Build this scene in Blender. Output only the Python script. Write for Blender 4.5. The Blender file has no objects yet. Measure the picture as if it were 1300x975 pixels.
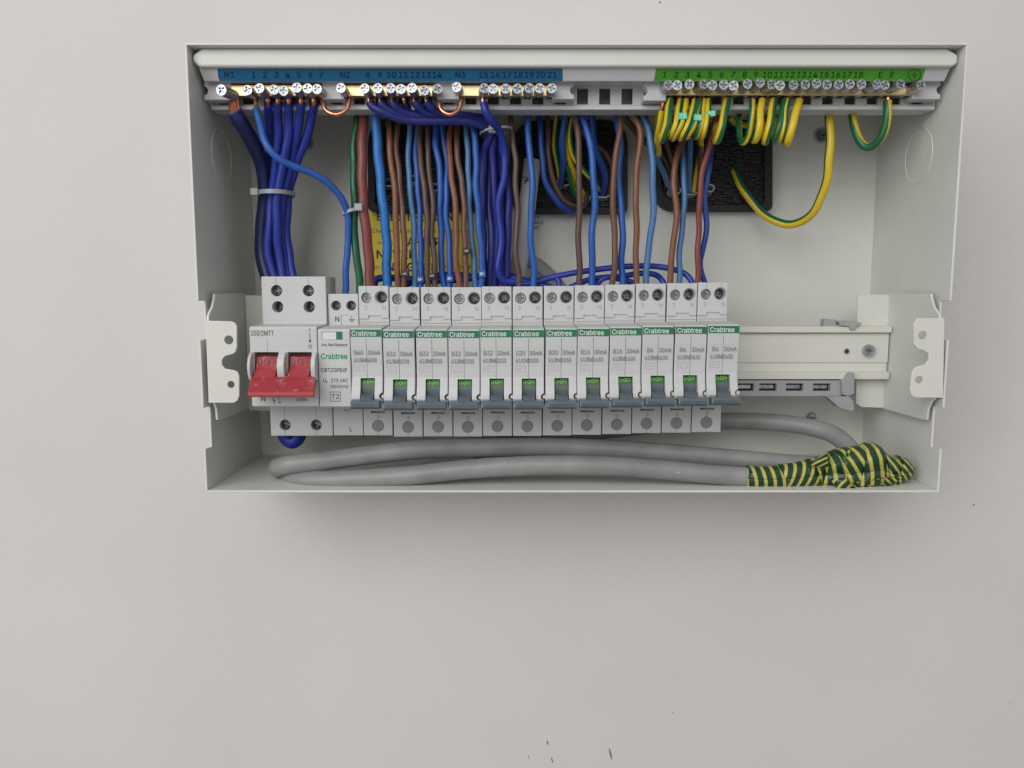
import bpy, bmesh, math, random
from mathutils import Vector, Matrix
from mathutils.geometry import tessellate_polygon
random.seed(11)
scene = bpy.context.scene
COL = scene.collection
MM = 0.001
# ------------------------------------------------------------------ camera, world, lamps, exposure
F_PX, TILT, CAM_D = 1000.0, math.radians(6.79), 528.0      # focal length (photo px), downward tilt, mm from wall
cam_d = bpy.data.cameras.new('camera'); cam = bpy.data.objects.new('camera', cam_d); COL.objects.link(cam)
cam.location = (0, -CAM_D*MM, 0); cam.rotation_euler = (math.pi/2 - TILT, 0, 0)
cam_d.sensor_width = 36; cam_d.lens = 36*F_PX/1300; cam_d.clip_start = 0.01; cam_d.clip_end = 50
scene.camera = cam
world = bpy.data.worlds.new('World'); scene.world = world; world.use_nodes = True
nt = world.node_tree; nt.nodes.clear()
wo = nt.nodes.new('ShaderNodeOutputWorld'); bg = nt.nodes.new('ShaderNodeBackground')
tc = nt.nodes.new('ShaderNodeTexCoord'); sp = nt.nodes.new('ShaderNodeSeparateXYZ'); mr = nt.nodes.new('ShaderNodeMapRange')
cr = nt.nodes.new('ShaderNodeValToRGB')
mr.inputs['From Min'].default_value = -1; mr.inputs['From Max'].default_value = 1
cr.color_ramp.elements[0].position = 0.25; cr.color_ramp.elements[0].color = (0.30, 0.29, 0.28, 1)
cr.color_ramp.elements[1].position = 0.8; cr.color_ramp.elements[1].color = (0.74, 0.74, 0.75, 1)
nt.links.new(tc.outputs['Generated'], sp.inputs[0]); nt.links.new(sp.outputs['Z'], mr.inputs['Value'])
nt.links.new(mr.outputs[0], cr.inputs[0]); nt.links.new(cr.outputs[0], bg.inputs[0]); nt.links.new(bg.outputs[0], wo.inputs[0])
bg.inputs[1].default_value = 0.80
def area(name, loc, target, sx, sy, power, col):
    l = bpy.data.lights.new(name, 'AREA'); l.shape = 'RECTANGLE'; l.size = sx; l.size_y = sy; l.energy = power; l.color = col
    o = bpy.data.objects.new(name, l); COL.objects.link(o); o.location = loc
    o.rotation_euler = (Vector(target) - Vector(loc)).to_track_quat('-Z', 'Y').to_euler(); return o
area('ceiling_lamp', (-0.75, -1.95, 0.95), (0, 0, 0), 1.8, 1.3, 27.0, (1.0, 0.985, 0.96))
area('window_lamp', (-2.0, -1.9, 0.2), (0, 0, 0), 0.8, 1.4, 11.0, (0.95, 0.98, 1.0))
scene.view_settings.view_transform = 'Standard'; scene.view_settings.look = 'None'
scene.view_settings.exposure = 0.0; scene.view_settings.gamma = 1.0
try: scene.view_settings.use_curve_mapping = False
except Exception: pass
scene.cycles.max_bounces = 8; scene.cycles.diffuse_bounces = 5; scene.cycles.glossy_bounces = 4

# ------------------------------------------------------------------ measuring helpers (mm; h = distance out from the wall)
ct, st = math.cos(TILT), math.sin(TILT)
def W(px, py, h):
    dx = (px-650)/F_PX; dv = (487.5-py)/F_PX
    d = Vector((dx, ct+dv*st, -st+dv*ct)); t = (CAM_D-h)/d.y
    return Vector((d.x*t, -h, d.z*t))
def X(px, py, h): return W(px, py, h).x
def Z(py, h): return W(650, py, h).z
def srgb(r, g, b):
    f = lambda c: (c/255/12.92) if c <= 10 else ((c/255+0.055)/1.055)**2.4
    return (f(r), f(g), f(b), 1)

# ------------------------------------------------------------------ materials
MATS = {}
def new_mat(name):
    m = bpy.data.materials.new(name); m.use_nodes = True; MATS[name] = m
    return m, m.node_tree, m.node_tree.nodes['Principled BSDF']
def add_noise_bump(t, b, scale, dist, detail=3):
    tc = t.nodes.new('ShaderNodeTexCoord'); n = t.nodes.new('ShaderNodeTexNoise'); bp = t.nodes.new('ShaderNodeBump')
    n.inputs['Scale'].default_value = scale; n.inputs['Detail'].default_value = detail
    bp.inputs['Distance'].default_value = dist; bp.inputs['Strength'].default_value = 0.6
    t.links.new(tc.outputs['Object'], n.inputs['Vector']); t.links.new(n.outputs['Fac'], bp.inputs['Height'])
    t.links.new(bp.outputs['Normal'], b.inputs['Normal']); return tc, n
def var_color(t, b, c, scale, amt, src='Object'):
    tc = t.nodes.new('ShaderNodeTexCoord'); n = t.nodes.new('ShaderNodeTexNoise'); r = t.nodes.new('ShaderNodeValToRGB')
    n.inputs['Scale'].default_value = scale; n.inputs['Detail'].default_value = 5
    r.color_ramp.elements[0].position = 0.3; r.color_ramp.elements[1].position = 0.7
    r.color_ramp.elements[0].color = tuple(x*(1-amt) for x in c[:3])+(1,); r.color_ramp.elements[1].color = tuple(min(1, x*(1+amt)) for x in c[:3])+(1,)
    t.links.new(tc.outputs[src], n.inputs['Vector']); t.links.new(n.outputs['Fac'], r.inputs[0]); t.links.new(r.outputs[0], b.inputs['Base Color'])
    return r
def plastic(name, c, rough=0.45, amt=0.04, scale=120, bump=0.00004, spec=0.5, dust=None):
    m, t, b = new_mat(name); b.inputs['Roughness'].default_value = rough
    b.inputs['Specular IOR Level'].default_value = spec
    r = var_color(t, b, c, scale, amt)
    if bump: add_noise_bump(t, b, 1500, bump)
    if dust:                                                   # fine pale dust specks lying on the surface
        tc = t.nodes.new('ShaderNodeTexCoord'); v = t.nodes.new('ShaderNodeTexNoise'); v.inputs['Scale'].default_value = 2400; v.inputs['Detail'].default_value = 2
        v2 = t.nodes.new('ShaderNodeTexNoise'); v2.inputs['Scale'].default_value = 130
        ad = t.nodes.new('ShaderNodeMath'); ad.operation = 'ADD'; ra = t.nodes.new('ShaderNodeMapRange')
        ra.inputs['From Min'].default_value = dust; ra.inputs['From Max'].default_value = dust+0.1
        mx = t.nodes.new('ShaderNodeMix'); mx.data_type = 'RGBA'; mx.inputs[7].default_value = (0.6, 0.55, 0.53, 1)
        t.links.new(tc.outputs['Object'], v.inputs['Vector']); t.links.new(tc.outputs['Object'], v2.inputs['Vector'])
        t.links.new(v.outputs['Fac'], ad.inputs[0]); t.links.new(v2.outputs['Fac'], ad.inputs[1]); t.links.new(ad.outputs[0], ra.inputs['Value'])
        t.links.new(ra.outputs[0], mx.inputs[0]); t.links.new(r.outputs[0], mx.inputs[6]); t.links.new(mx.outputs[2], b.inputs['Base Color'])
    return m
def metal(name, c, rough=0.25, amt=0.08, scale=400):
    m, t, b = new_mat(name); b.inputs['Metallic'].default_value = 1; b.inputs['Roughness'].default_value = rough
    var_color(t, b, c, scale, amt); add_noise_bump(t, b, 900, 0.00005); return m
def wall_mat():
    m, t, b = new_mat('painted_plaster'); b.inputs['Roughness'].default_value = 0.75; b.inputs['Specular IOR Level'].default_value = 0.3
    var_color(t, b, (0.636, 0.614, 0.60, 1), 6, 0.03)
    tc, n = add_noise_bump(t, b, 380, 0.0004, 4)
    return m
M_wall = wall_mat()
M_coat = plastic('powder_coated_steel', (0.66, 0.665, 0.625, 1), 0.42, 0.03, 25, 0.00012)
M_coat2 = plastic('cream_rail_plastic', (0.66, 0.655, 0.60, 1), 0.40, 0.02, 60, 0.00003)
M_white = plastic('device_plastic', (0.545, 0.55, 0.55, 1), 0.42, 0.02, 90, 0.00003)
M_grey = plastic('grey_plastic', (0.50, 0.505, 0.52, 1), 0.42, 0.03, 90)
M_clip = plastic('mid_grey_plastic', (0.34, 0.343, 0.348, 1), 0.45, 0.03, 90)
M_cap = plastic('terminal_cap_plastic', (0.23, 0.24, 0.25, 1), 0.5, 0.04, 200)
M_toggle = plastic('slate_toggle_plastic', (0.105, 0.13, 0.15, 1), 0.42, 0.08, 300, 0.00006, dust=1.27)
M_red = plastic('red_switch_plastic', (0.36, 0.032, 0.042, 1), 0.42, 0.1, 200, 0.00008, dust=1.2)
M_green = plastic('green_print', srgb(22, 112, 78), 0.45, 0.04)
M_tgreen = plastic('toggle_green', srgb(48, 104, 44), 0.45, 0.05)
M_lgreen = plastic('lime_print', srgb(132, 196, 100), 0.5, 0.02)
M_logo = plastic('logo_green_print', srgb(20, 140, 90), 0.5, 0.02)
M_wprint = plastic('white_print', (0.7, 0.72, 0.7, 1), 0.5, 0.02)
M_gprint = plastic('grey_print', (0.23, 0.235, 0.24, 1), 0.55, 0.05)
M_fprint = plastic('faint_print', (0.36, 0.36, 0.36, 1), 0.55, 0.05)
M_black = plastic('black_print', (0.02, 0.02, 0.022, 1), 0.5, 0.05)
M_blabel = plastic('blue_label', srgb(14, 92, 134), 0.4, 0.03)
M_glabel = plastic('green_label', srgb(68, 142, 34), 0.4, 0.03)
M_bprint = plastic('dark_blue_print', srgb(8, 28, 52), 0.4, 0.03)
M_dgprint = plastic('dark_green_print', srgb(12, 45, 14), 0.4, 0.03)
M_dark = plastic('dark_recess', (0.015, 0.015, 0.016, 1), 0.6, 0.1)
M_steel = metal('zinc_screw', (0.50, 0.51, 0.54, 1), 0.42, 0.45, 1300)
M_steel2 = metal('screw_recess', (0.26, 0.265, 0.29, 1), 0.3, 0.75, 2200)
M_dsteel = metal('dull_terminal_screw', (0.5, 0.5, 0.53, 1), 0.25, 0.4)
M_kscrew = metal('hole_shade_screw', (0.13, 0.13, 0.14, 1), 0.2, 0.6)  # shade of the deep terminal holes put into a darker screw metal
M_brass = metal('brass', (0.66, 0.53, 0.30, 1), 0.36, 0.08)
M_copper = metal('copper', (0.72, 0.30, 0.17, 1), 0.26, 0.12)
M_tie = plastic('cable_tie_nylon', (0.45, 0.46, 0.5, 1), 0.35, 0.04)
M_tie.node_tree.nodes['Principled BSDF'].inputs['Transmission Weight'].default_value = 0.25
M_rubber = plastic('black_grommet', (0.022, 0.022, 0.023, 1), 0.75, 0.6, 500, 0.0005)
M_bristle = plastic('bristle_fibre', (0.035, 0.035, 0.037, 1), 0.6, 0.9, 900, 0.0006)
M_sheath = plastic('grey_pvc_sheath', (0.25, 0.252, 0.252, 1), 0.42, 0.16, 55, 0.00015)
M_sheath2 = plastic('pale_grey_sheath', (0.38, 0.39, 0.40, 1), 0.4, 0.05, 60)
M_ylabel = plastic('yellow_label', srgb(230, 208, 58), 0.5, 0.04)
M_wlabel = plastic('white_label', (0.68, 0.68, 0.68, 1), 0.5, 0.02)
M_mint = plastic('mint_marker', srgb(90, 200, 165), 0.5, 0.03)
M_scuff = plastic('brown_scuff', (0.25, 0.20, 0.14, 1), 0.8, 0.4, 600)
WIRE = {k: plastic('pvc_'+k, srgb(*v), 0.4, 0.12, 260, 0.00008) for k, v in dict(
    brown=(106, 72, 58), darkbrown=(86, 64, 56), redbrown=(124, 62, 56), tan=(122, 78, 56),
    blue=(38, 88, 166), skyblue=(38, 112, 186), greyblue=(72, 116, 162), navy=(36, 54, 150), deepnavy=(22, 28, 80), shadenavy=(34, 42, 120), midblue=(28, 66, 142)).items()}
def gy_mat(name, green, yellow, cut, k=1.0, soft=0.02):
    m, t, b = new_mat(name); b.inputs['Roughness'].default_value = 0.33
    uv = t.nodes.new('ShaderNodeUVMap'); s = t.nodes.new('ShaderNodeSeparateXYZ'); fr = t.nodes.new('ShaderNodeMath'); fr.operation = 'FRACT'
    mr = t.nodes.new('ShaderNodeMapRange'); mx = t.nodes.new('ShaderNodeMix'); mx.data_type = 'RGBA'
    mr.inputs['From Min'].default_value = cut-soft; mr.inputs['From Max'].default_value = cut+soft
    mx.inputs[6].default_value = srgb(*green); mx.inputs[7].default_value = srgb(*yellow)
    t.links.new(uv.outputs[0], s.inputs[0]); t.links.new(s.outputs['Y'], fr.inputs[0]); t.links.new(fr.outputs[0], mr.inputs['Value'])
    t.links.new(mr.outputs[0], mx.inputs[0]); t.links.new(mx.outputs[2], b.inputs['Base Color'])
    add_noise_bump(t, b, 1500, 0.00003); return m
M_gy = gy_mat('green_yellow_pvc', (24, 96, 56), (214, 184, 40), 0.42)
M_gygreen = gy_mat('mostly_green_pvc', (16, 92, 60), (190, 190, 60), 0.86)
M_tape = gy_mat('green_yellow_tape', (16, 60, 36), (186, 176, 84), 0.64, soft=0.05)
M_tape.node_tree.nodes['Principled BSDF'].inputs['Roughness'].default_value = 0.28
for n_ in M_tape.node_tree.nodes:
    if n_.type == 'TEX_NOISE': n_.inputs['Scale'].default_value = 170
    if n_.type == 'BUMP': n_.inputs['Distance'].default_value = 0.0016; n_.inputs['Strength'].default_value = 0.8

# ------------------------------------------------------------------ mesh builder (everything in mm, written out in metres)
# letter outlines, flat triangles: advance, x/y pairs (capital height 500), triangle corners
GLYPH={'(':(268,[88,203,89,240,93,279,99,318,107,358,117,396,129,434,143,469,158,501,173,530,232,530,216,495,201,458,188,421,176,383,166,345,159,308,153,272,150,237,149,203,150,173,153,143,158,113,165,81,174,49,185,16,198,-19,214,-56,232,-94,173,-94,148,-46,126,4,109,54,97,104,90,154],[8,10,9,8,11,10,7,11,8,7,12,11,6,12,7,6,13,12,5,13,6,5,14,13,4,14,5,4,15,14,3,15,4,3,16,15,2,16,3,2,17,16,1,17,2,1,18,17,0,18,1,0,19,18,34,19,0,34,20,19,34,21,20,33,21,34,33,22,21,33,23,22,32,23,33,32,24,23,31,24,32,31,25,24,31,26,25,30,26,31,30,27,26,29,27,30,29,28,27]),
')':(268,[37,-94,55,-55,71,-18,84,18,96,51,104,83,111,114,116,144,119,174,120,203,119,237,115,272,110,308,102,345,93,383,81,421,68,458,53,495,37,530,95,530,111,501,126,469,139,434,151,396,161,358,170,318,176,278,180,240,181,203,178,153,171,103,159,52,142,2,121,-46,95,-94],[17,19,18,17,20,19,17,21,20,16,21,17,16,22,21,15,22,16,15,23,22,14,23,15,14,24,23,13,24,14,13,25,24,12,25,13,12,26,25,11,26,12,11,27,26,10,27,11,10,28,27,9,28,10,8,28,9,8,29,28,7,29,8,7,30,29,6,30,7,5,30,6,5,31,30,4,31,5,4,32,31,3,32,4,2,32,3,2,33,32,1,33,2,1,34,33,0,34,1]),
'/':(245,[231,523,70,-75,14,-75,175,523],[2,0,3,2,1,0]),
'0':(445,[223,-7,187,-3,156,7,128,24,103,47,83,76,68,111,56,152,49,198,47,250,49,301,56,347,68,388,84,423,104,453,128,476,156,493,188,503,223,507,258,503,289,493,317,476,342,453,362,423,378,388,389,347,396,301,398,250,396,198,389,152,378,111,362,76,342,47,318,24,290,7,258,-3,223,49,246,51,267,59,285,72,301,91,314,114,324,141,332,173,336,209,338,250,336,290,332,327,324,359,314,386,301,409,285,428,267,441,246,449,223,452,199,449,179,441,160,428,144,409,131,386,121,359,113,327,109,290,107,250,109,209,113,173,121,141,131,114,144,91,160,72,179,59,199,51],[17,19,18,16,19,17,16,20,19,15,20,16,15,21,20,14,21,15,14,22,21,14,54,22,54,53,22,53,23,22,13,55,14,55,54,14,13,56,55,52,23,53,13,57,56,51,23,52,13,58,57,50,23,51,50,24,23,12,58,13,12,59,58,49,24,50,11,59,12,49,25,24,11,60,59,48,25,49,11,61,60,47,25,48,10,61,11,47,26,25,10,62,61,46,26,47,9,62,10,46,27,26,9,63,62,45,27,46,8,63,9,8,64,63,44,27,45,44,28,27,8,65,64,43,28,44,7,65,8,43,29,28,7,66,65,42,29,43,6,66,7,42,30,29,6,67,66,41,30,42,40,30,41,6,68,67,5,68,6,40,31,30,5,69,68,39,31,40,39,32,31,4,69,5,4,70,69,38,32,39,4,71,70,37,32,38,36,32,37,4,36,71,4,32,36,4,33,32,3,33,4,2,33,3,2,34,33,2,35,34,1,35,2,1,0,35]),
'1':(445,[75,0,75,54,384,54,384,0,271,500,271,0,209,0,209,441,206,441,85,352,85,419,195,500],[10,4,11,10,8,4,8,7,4,7,5,4,10,9,8,6,5,7,0,2,1,0,3,2]),
'2':(445,[63,0,63,47,230,225,248,244,264,262,277,278,289,292,298,307,305,321,311,335,314,350,315,365,313,382,309,398,302,411,293,423,282,433,268,441,254,447,237,451,220,452,201,450,184,446,169,440,156,431,145,420,136,406,130,391,126,374,125,356,64,356,67,384,73,411,85,435,100,456,119,473,141,488,165,498,192,505,221,507,250,505,276,498,301,488,322,474,340,457,355,438,366,415,372,392,374,366,373,348,370,330,365,312,356,294,345,275,330,254,312,231,289,205,262,177,150,59,150,56,383,56,383,0],[38,40,39,38,41,40,37,41,38,37,42,41,36,42,37,36,43,42,35,43,36,35,44,43,34,44,35,34,20,44,20,19,44,19,45,44,33,21,34,21,20,34,18,45,19,33,22,21,17,45,18,33,23,22,16,45,17,33,24,23,16,46,45,32,24,33,15,46,16,32,25,24,14,46,15,32,26,25,14,47,46,13,47,14,31,26,32,31,27,26,12,47,13,12,48,47,31,28,27,30,28,31,11,48,12,30,29,28,11,49,48,10,49,11,9,49,10,9,50,49,8,50,9,8,51,50,7,51,8,7,52,51,6,52,7,6,53,52,5,53,6,4,53,5,4,54,53,3,54,4,3,55,54,2,55,3,2,56,55,1,56,2,1,57,56,1,58,57,1,59,58,1,60,59,1,61,60,0,61,1]),
'3':(445,[214,-7,185,-5,157,1,130,10,107,22,86,38,69,56,56,78,47,102,43,130,107,130,110,113,116,99,124,86,135,74,148,65,162,58,179,53,196,50,215,49,235,50,253,54,270,60,286,68,299,79,309,91,317,106,322,123,323,142,322,160,318,177,311,193,300,207,287,219,270,230,250,237,226,242,198,243,154,243,154,294,283,441,283,444,68,444,68,500,366,500,366,453,208,273,208,284,243,285,275,281,303,271,328,257,348,240,365,219,377,195,384,170,386,142,384,114,376,89,364,65,348,44,327,27,303,12,276,2,247,-5],[42,44,43,42,45,44,42,41,45,41,40,45,40,46,45,39,47,40,47,46,40,38,47,39,47,49,48,38,49,47,38,50,49,38,51,50,38,37,51,37,52,51,36,52,37,35,52,36,35,53,52,34,53,35,33,53,34,32,53,33,32,54,53,31,54,32,31,55,54,30,55,31,29,55,30,29,56,55,28,56,29,27,56,28,27,57,56,8,10,9,8,11,10,26,57,27,26,58,57,8,12,11,25,58,26,7,12,8,7,13,12,24,58,25,24,59,58,7,14,13,23,59,24,6,14,7,6,15,14,22,59,23,6,16,15,22,60,59,21,60,22,6,17,16,5,17,6,20,60,21,5,18,17,19,60,20,5,19,18,5,60,19,5,61,60,4,61,5,4,62,61,3,62,4,3,63,62,2,63,3,2,64,63,1,64,2,1,0,64]),
'4':(445,[39,104,39,156,243,500,305,500,107,163,107,160,406,160,406,104,277,0,277,119,277,144,277,312,337,312,337,0],[1,3,2,1,4,3,10,12,11,10,13,12,1,5,4,1,6,5,1,10,6,10,7,6,0,10,1,0,9,10,13,7,10,0,8,9,8,7,0,8,13,7]),
'5':(445,[217,-7,189,-5,162,1,138,11,116,24,97,40,81,59,70,80,62,103,59,128,120,128,123,114,128,100,136,87,145,76,157,67,170,59,185,54,201,50,217,49,237,51,255,55,271,63,286,74,299,87,309,103,316,120,321,139,322,159,321,180,316,199,308,217,298,233,285,247,270,258,253,266,234,271,214,272,197,271,181,268,165,264,149,258,137,250,126,242,66,248,94,500,360,500,360,444,148,444,132,296,134,296,146,305,159,313,174,319,191,324,208,327,226,328,248,326,269,322,289,315,307,306,324,294,339,280,352,264,363,247,372,227,379,206,383,184,384,160,382,129,375,101,363,74,346,51,327,31,303,15,277,3,248,-4],[44,48,45,48,46,45,48,47,46,44,49,48,55,57,56,54,57,55,54,58,57,53,58,54,53,59,58,52,59,53,52,60,59,51,60,52,51,61,60,50,61,51,44,50,49,44,61,50,44,39,61,39,38,61,38,62,61,38,37,62,37,63,62,36,63,37,35,63,36,44,40,39,34,63,35,34,64,63,44,41,40,44,42,41,33,64,34,44,43,42,33,65,64,32,65,33,31,65,32,31,66,65,30,66,31,30,67,66,29,67,30,29,68,67,28,68,29,28,69,68,27,69,28,26,69,27,26,70,69,8,10,9,8,11,10,25,70,26,8,12,11,7,12,8,24,70,25,24,71,70,7,13,12,7,14,13,23,71,24,6,14,7,6,15,14,23,72,71,22,72,23,6,16,15,21,72,22,6,17,16,5,17,6,20,72,21,5,18,17,20,73,72,19,73,20,5,19,18,5,73,19,4,73,5,4,74,73,3,74,4,3,75,74,2,75,3,2,76,75,1,76,2,1,0,76]),
'6':(445,[222,-7,193,-4,165,3,140,14,117,30,99,50,83,73,72,99,65,128,62,159,64,183,70,209,78,235,92,264,111,297,135,335,248,500,316,500,148,257,143,257,148,266,155,275,162,283,171,290,181,296,192,302,204,306,217,308,231,309,260,307,287,300,310,290,331,275,349,257,363,236,374,211,380,184,382,154,380,124,373,97,361,71,346,49,327,30,305,14,280,3,252,-4,222,48,241,49,258,54,274,62,288,72,299,85,309,100,316,116,320,135,322,154,320,175,316,193,309,210,299,224,288,237,274,247,258,255,241,259,222,261,204,259,187,255,171,247,157,237,145,225,136,210,128,194,124,175,123,156,124,135,128,117,136,100,145,85,157,72,171,62,187,54,204,49],[15,17,16,15,23,17,23,18,17,14,23,15,27,29,28,26,29,27,26,30,29,25,30,26,24,30,25,24,31,30,13,23,14,23,31,24,13,22,23,18,31,23,18,32,31,13,21,22,18,64,32,64,33,32,13,20,21,13,19,20,12,19,13,18,65,64,63,33,64,18,66,65,62,33,63,62,34,33,12,18,19,12,66,18,12,67,66,61,34,62,12,68,67,60,34,61,12,69,68,59,34,60,59,35,34,11,69,12,11,70,69,58,35,59,58,36,35,11,71,70,57,36,58,10,71,11,10,72,71,56,36,57,56,37,36,9,72,10,9,73,72,55,37,56,8,73,9,8,74,73,54,37,55,54,38,37,8,75,74,53,38,54,7,75,8,53,39,38,7,76,75,52,39,53,7,77,76,51,39,52,6,77,7,51,40,39,6,78,77,50,40,51,5,78,6,5,79,78,49,40,50,49,41,40,5,80,79,48,41,49,5,81,80,47,41,48,4,81,5,4,46,81,46,41,47,46,42,41,4,42,46,3,42,4,3,43,42,2,43,3,2,44,43,1,44,2,1,45,44,0,45,1]),
'7':(445,[95,0,318,441,318,444,61,444,61,500,384,500,384,441,162,0],[3,5,4,3,2,5,2,6,5,1,6,2,1,7,6,0,7,1]),
'8':(445,[222,-7,190,-5,160,1,133,11,109,25,89,41,73,61,61,83,53,107,51,133,52,154,57,173,64,192,74,209,85,224,99,237,115,248,132,255,150,260,150,262,127,271,107,284,91,303,79,324,72,348,69,374,71,398,78,421,89,442,104,461,122,476,143,489,167,499,194,505,222,507,251,505,277,499,301,489,322,476,340,461,355,442,366,421,373,398,375,374,373,348,365,324,353,303,337,284,318,271,295,262,295,260,313,255,330,248,345,237,359,224,371,209,381,192,388,173,392,154,394,133,392,107,384,83,372,61,355,41,335,25,311,11,284,1,255,-5,222,48,244,50,263,53,280,59,295,67,307,78,317,90,325,104,329,119,331,136,329,154,325,170,317,185,306,199,293,210,278,219,261,226,242,230,222,231,202,230,183,226,166,219,151,210,138,199,128,185,120,170,115,154,113,136,115,119,119,104,127,90,137,78,149,67,164,59,182,53,201,50,222,285,239,286,255,289,269,295,282,303,293,313,302,325,308,338,312,353,314,369,312,385,309,400,302,413,294,424,283,434,270,442,256,447,240,451,222,452,205,451,189,447,174,442,162,434,151,424,142,413,136,400,132,385,131,369,132,353,136,338,142,325,151,313,162,303,175,295,189,289,205,286],[33,35,34,32,35,33,32,36,35,31,36,32,31,37,36,30,37,31,30,38,37,29,38,30,29,39,38,28,123,29,123,39,29,123,122,39,122,121,39,121,40,39,28,124,123,120,40,121,28,125,124,119,40,120,27,125,28,119,41,40,27,126,125,118,41,119,27,127,126,117,41,118,116,41,117,27,128,127,26,128,27,116,42,41,26,129,128,115,42,116,26,130,129,114,42,115,25,130,26,114,43,42,25,131,130,113,43,114,24,131,25,113,44,43,24,132,131,112,44,113,24,133,132,111,44,112,111,45,44,23,133,24,23,134,133,110,45,111,23,135,134,109,45,110,109,46,45,22,135,23,22,136,135,108,46,109,22,137,136,107,46,108,107,47,46,21,137,22,21,138,137,106,47,107,21,139,138,105,47,106,21,104,139,104,47,105,21,47,104,21,48,47,20,48,21,20,49,48,19,49,20,18,49,19,18,50,49,17,50,18,17,51,50,16,51,17,16,52,51,15,52,16,15,53,52,14,86,15,86,53,15,86,54,53,14,87,86,85,54,86,14,88,87,84,54,85,14,89,88,83,54,84,13,89,14,83,55,54,13,90,89,82,55,83,13,91,90,81,55,82,12,91,13,81,56,55,12,92,91,80,56,81,11,92,12,80,57,56,11,93,92,79,57,80,79,58,57,10,93,11,10,94,93,78,58,79,10,95,94,77,58,78,77,59,58,9,95,10,9,96,95,76,59,77,8,96,9,76,60,59,8,97,96,75,60,76,75,61,60,7,97,8,7,98,97,74,61,75,7,99,98,73,61,74,6,99,7,73,62,61,6,100,99,72,62,73,6,101,100,71,62,72,5,101,6,71,63,62,5,102,101,70,63,71,5,103,102,69,63,70,5,68,103,68,63,69,5,63,68,4,63,5,4,64,63,4,65,64,3,65,4,2,65,3,2,66,65,1,66,2,1,67,66,0,67,1]),
'9':(445,[222,507,252,504,280,497,305,486,327,470,346,450,362,427,373,401,380,372,382,341,380,317,375,291,366,265,353,236,334,203,310,165,197,0,128,0,296,243,302,243,297,234,290,225,283,217,274,210,263,204,252,198,240,194,228,192,214,191,185,193,159,200,135,210,114,225,96,243,82,264,71,289,65,316,62,346,65,376,72,404,83,429,99,451,118,470,140,486,165,497,193,504,222,452,204,451,187,446,171,438,157,428,145,415,136,400,129,384,125,365,123,346,125,326,129,307,136,290,145,276,157,263,171,253,187,245,204,241,222,239,241,241,258,245,274,253,288,263,299,275,309,290,316,307,320,325,322,344,320,365,316,383,309,400,299,415,288,428,274,438,258,446,241,451],[45,1,0,44,1,45,44,2,1,43,2,44,43,3,2,42,3,43,42,4,3,41,4,42,41,46,4,46,5,4,41,47,46,81,5,46,40,47,41,40,48,47,80,5,81,80,6,5,40,49,48,79,6,80,40,50,49,78,6,79,39,50,40,39,51,50,77,6,78,77,7,6,39,52,51,76,7,77,38,52,39,76,8,7,38,53,52,75,8,76,38,54,53,74,8,75,37,54,38,74,9,8,37,55,54,73,9,74,36,55,37,36,56,55,72,9,73,72,10,9,36,57,56,71,10,72,71,11,10,35,57,36,35,58,57,70,11,71,70,12,11,35,59,58,69,12,70,34,59,35,34,60,59,68,12,69,68,13,12,33,60,34,33,61,60,67,13,68,33,62,61,66,19,67,19,13,67,33,63,62,65,18,66,18,19,66,65,24,18,24,17,18,20,13,19,32,63,33,32,64,63,64,24,65,32,24,64,20,14,13,21,14,20,22,14,21,31,24,32,23,14,22,30,24,31,24,14,23,30,25,24,17,14,24,17,15,14,29,25,30,29,26,25,29,27,26,28,27,29,17,16,15]),
'A':(471,[16,0,198,500,271,500,455,0,388,0,282,297,275,317,268,340,260,366,250,396,240,430,228,470,241,470,229,430,219,395,209,365,201,339,194,316,187,297,84,0,108,140,108,195,363,195,363,140],[0,11,1,11,2,1,11,12,2,12,3,2,0,21,11,21,13,11,13,10,11,13,10,12,10,22,12,22,3,12,9,22,10,21,14,13,8,22,9,21,15,14,7,22,8,21,16,15,6,22,7,21,17,16,5,22,6,21,18,17,21,20,18,20,19,18,4,23,5,23,22,5,0,20,21,20,22,21,20,23,22,23,3,22,0,19,20,4,3,23]),
'B':(448,[59,0,59,500,237,500,270,498,298,492,323,482,344,469,361,453,374,434,384,414,389,391,391,367,390,347,386,330,380,315,372,302,362,290,350,281,337,273,324,267,309,262,309,258,325,255,341,250,357,241,372,230,384,216,395,200,404,180,409,159,411,134,409,109,403,87,393,66,379,47,361,31,339,18,311,8,279,2,242,0,122,56,241,56,276,59,304,66,324,78,338,94,347,113,349,134,348,151,344,166,337,181,327,194,315,205,300,214,284,221,265,225,244,227,122,227,122,281,234,281,252,282,268,285,283,291,297,299,308,309,318,321,325,334,329,349,330,366,328,387,320,405,307,421,289,434,265,441,236,444,122,444],[0,75,1,75,2,1,75,3,2,75,4,3,75,5,4,75,6,5,75,7,6,75,74,7,74,8,7,0,58,75,73,8,74,72,8,73,72,9,8,71,9,72,70,9,71,70,10,9,69,10,70,69,11,10,68,11,69,68,12,11,67,12,68,66,12,67,66,13,12,65,13,66,65,14,13,64,14,65,64,15,14,63,15,64,63,16,15,62,16,63,61,16,62,61,17,16,60,17,61,59,17,60,59,18,17,0,57,58,57,59,58,57,18,59,57,19,18,57,20,19,57,21,20,57,22,21,57,23,22,57,24,23,57,25,24,57,56,25,56,55,25,55,26,25,0,40,57,54,26,55,53,26,54,53,27,26,52,27,53,51,27,52,51,28,27,50,28,51,49,28,50,49,29,28,48,29,49,48,30,29,47,30,48,46,30,47,46,31,30,45,31,46,45,32,31,44,32,45,44,33,32,43,33,44,42,33,43,42,34,33,41,34,42,0,41,40,0,34,41,0,35,34,0,36,35,0,37,36,0,38,37,0,39,38]),
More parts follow.
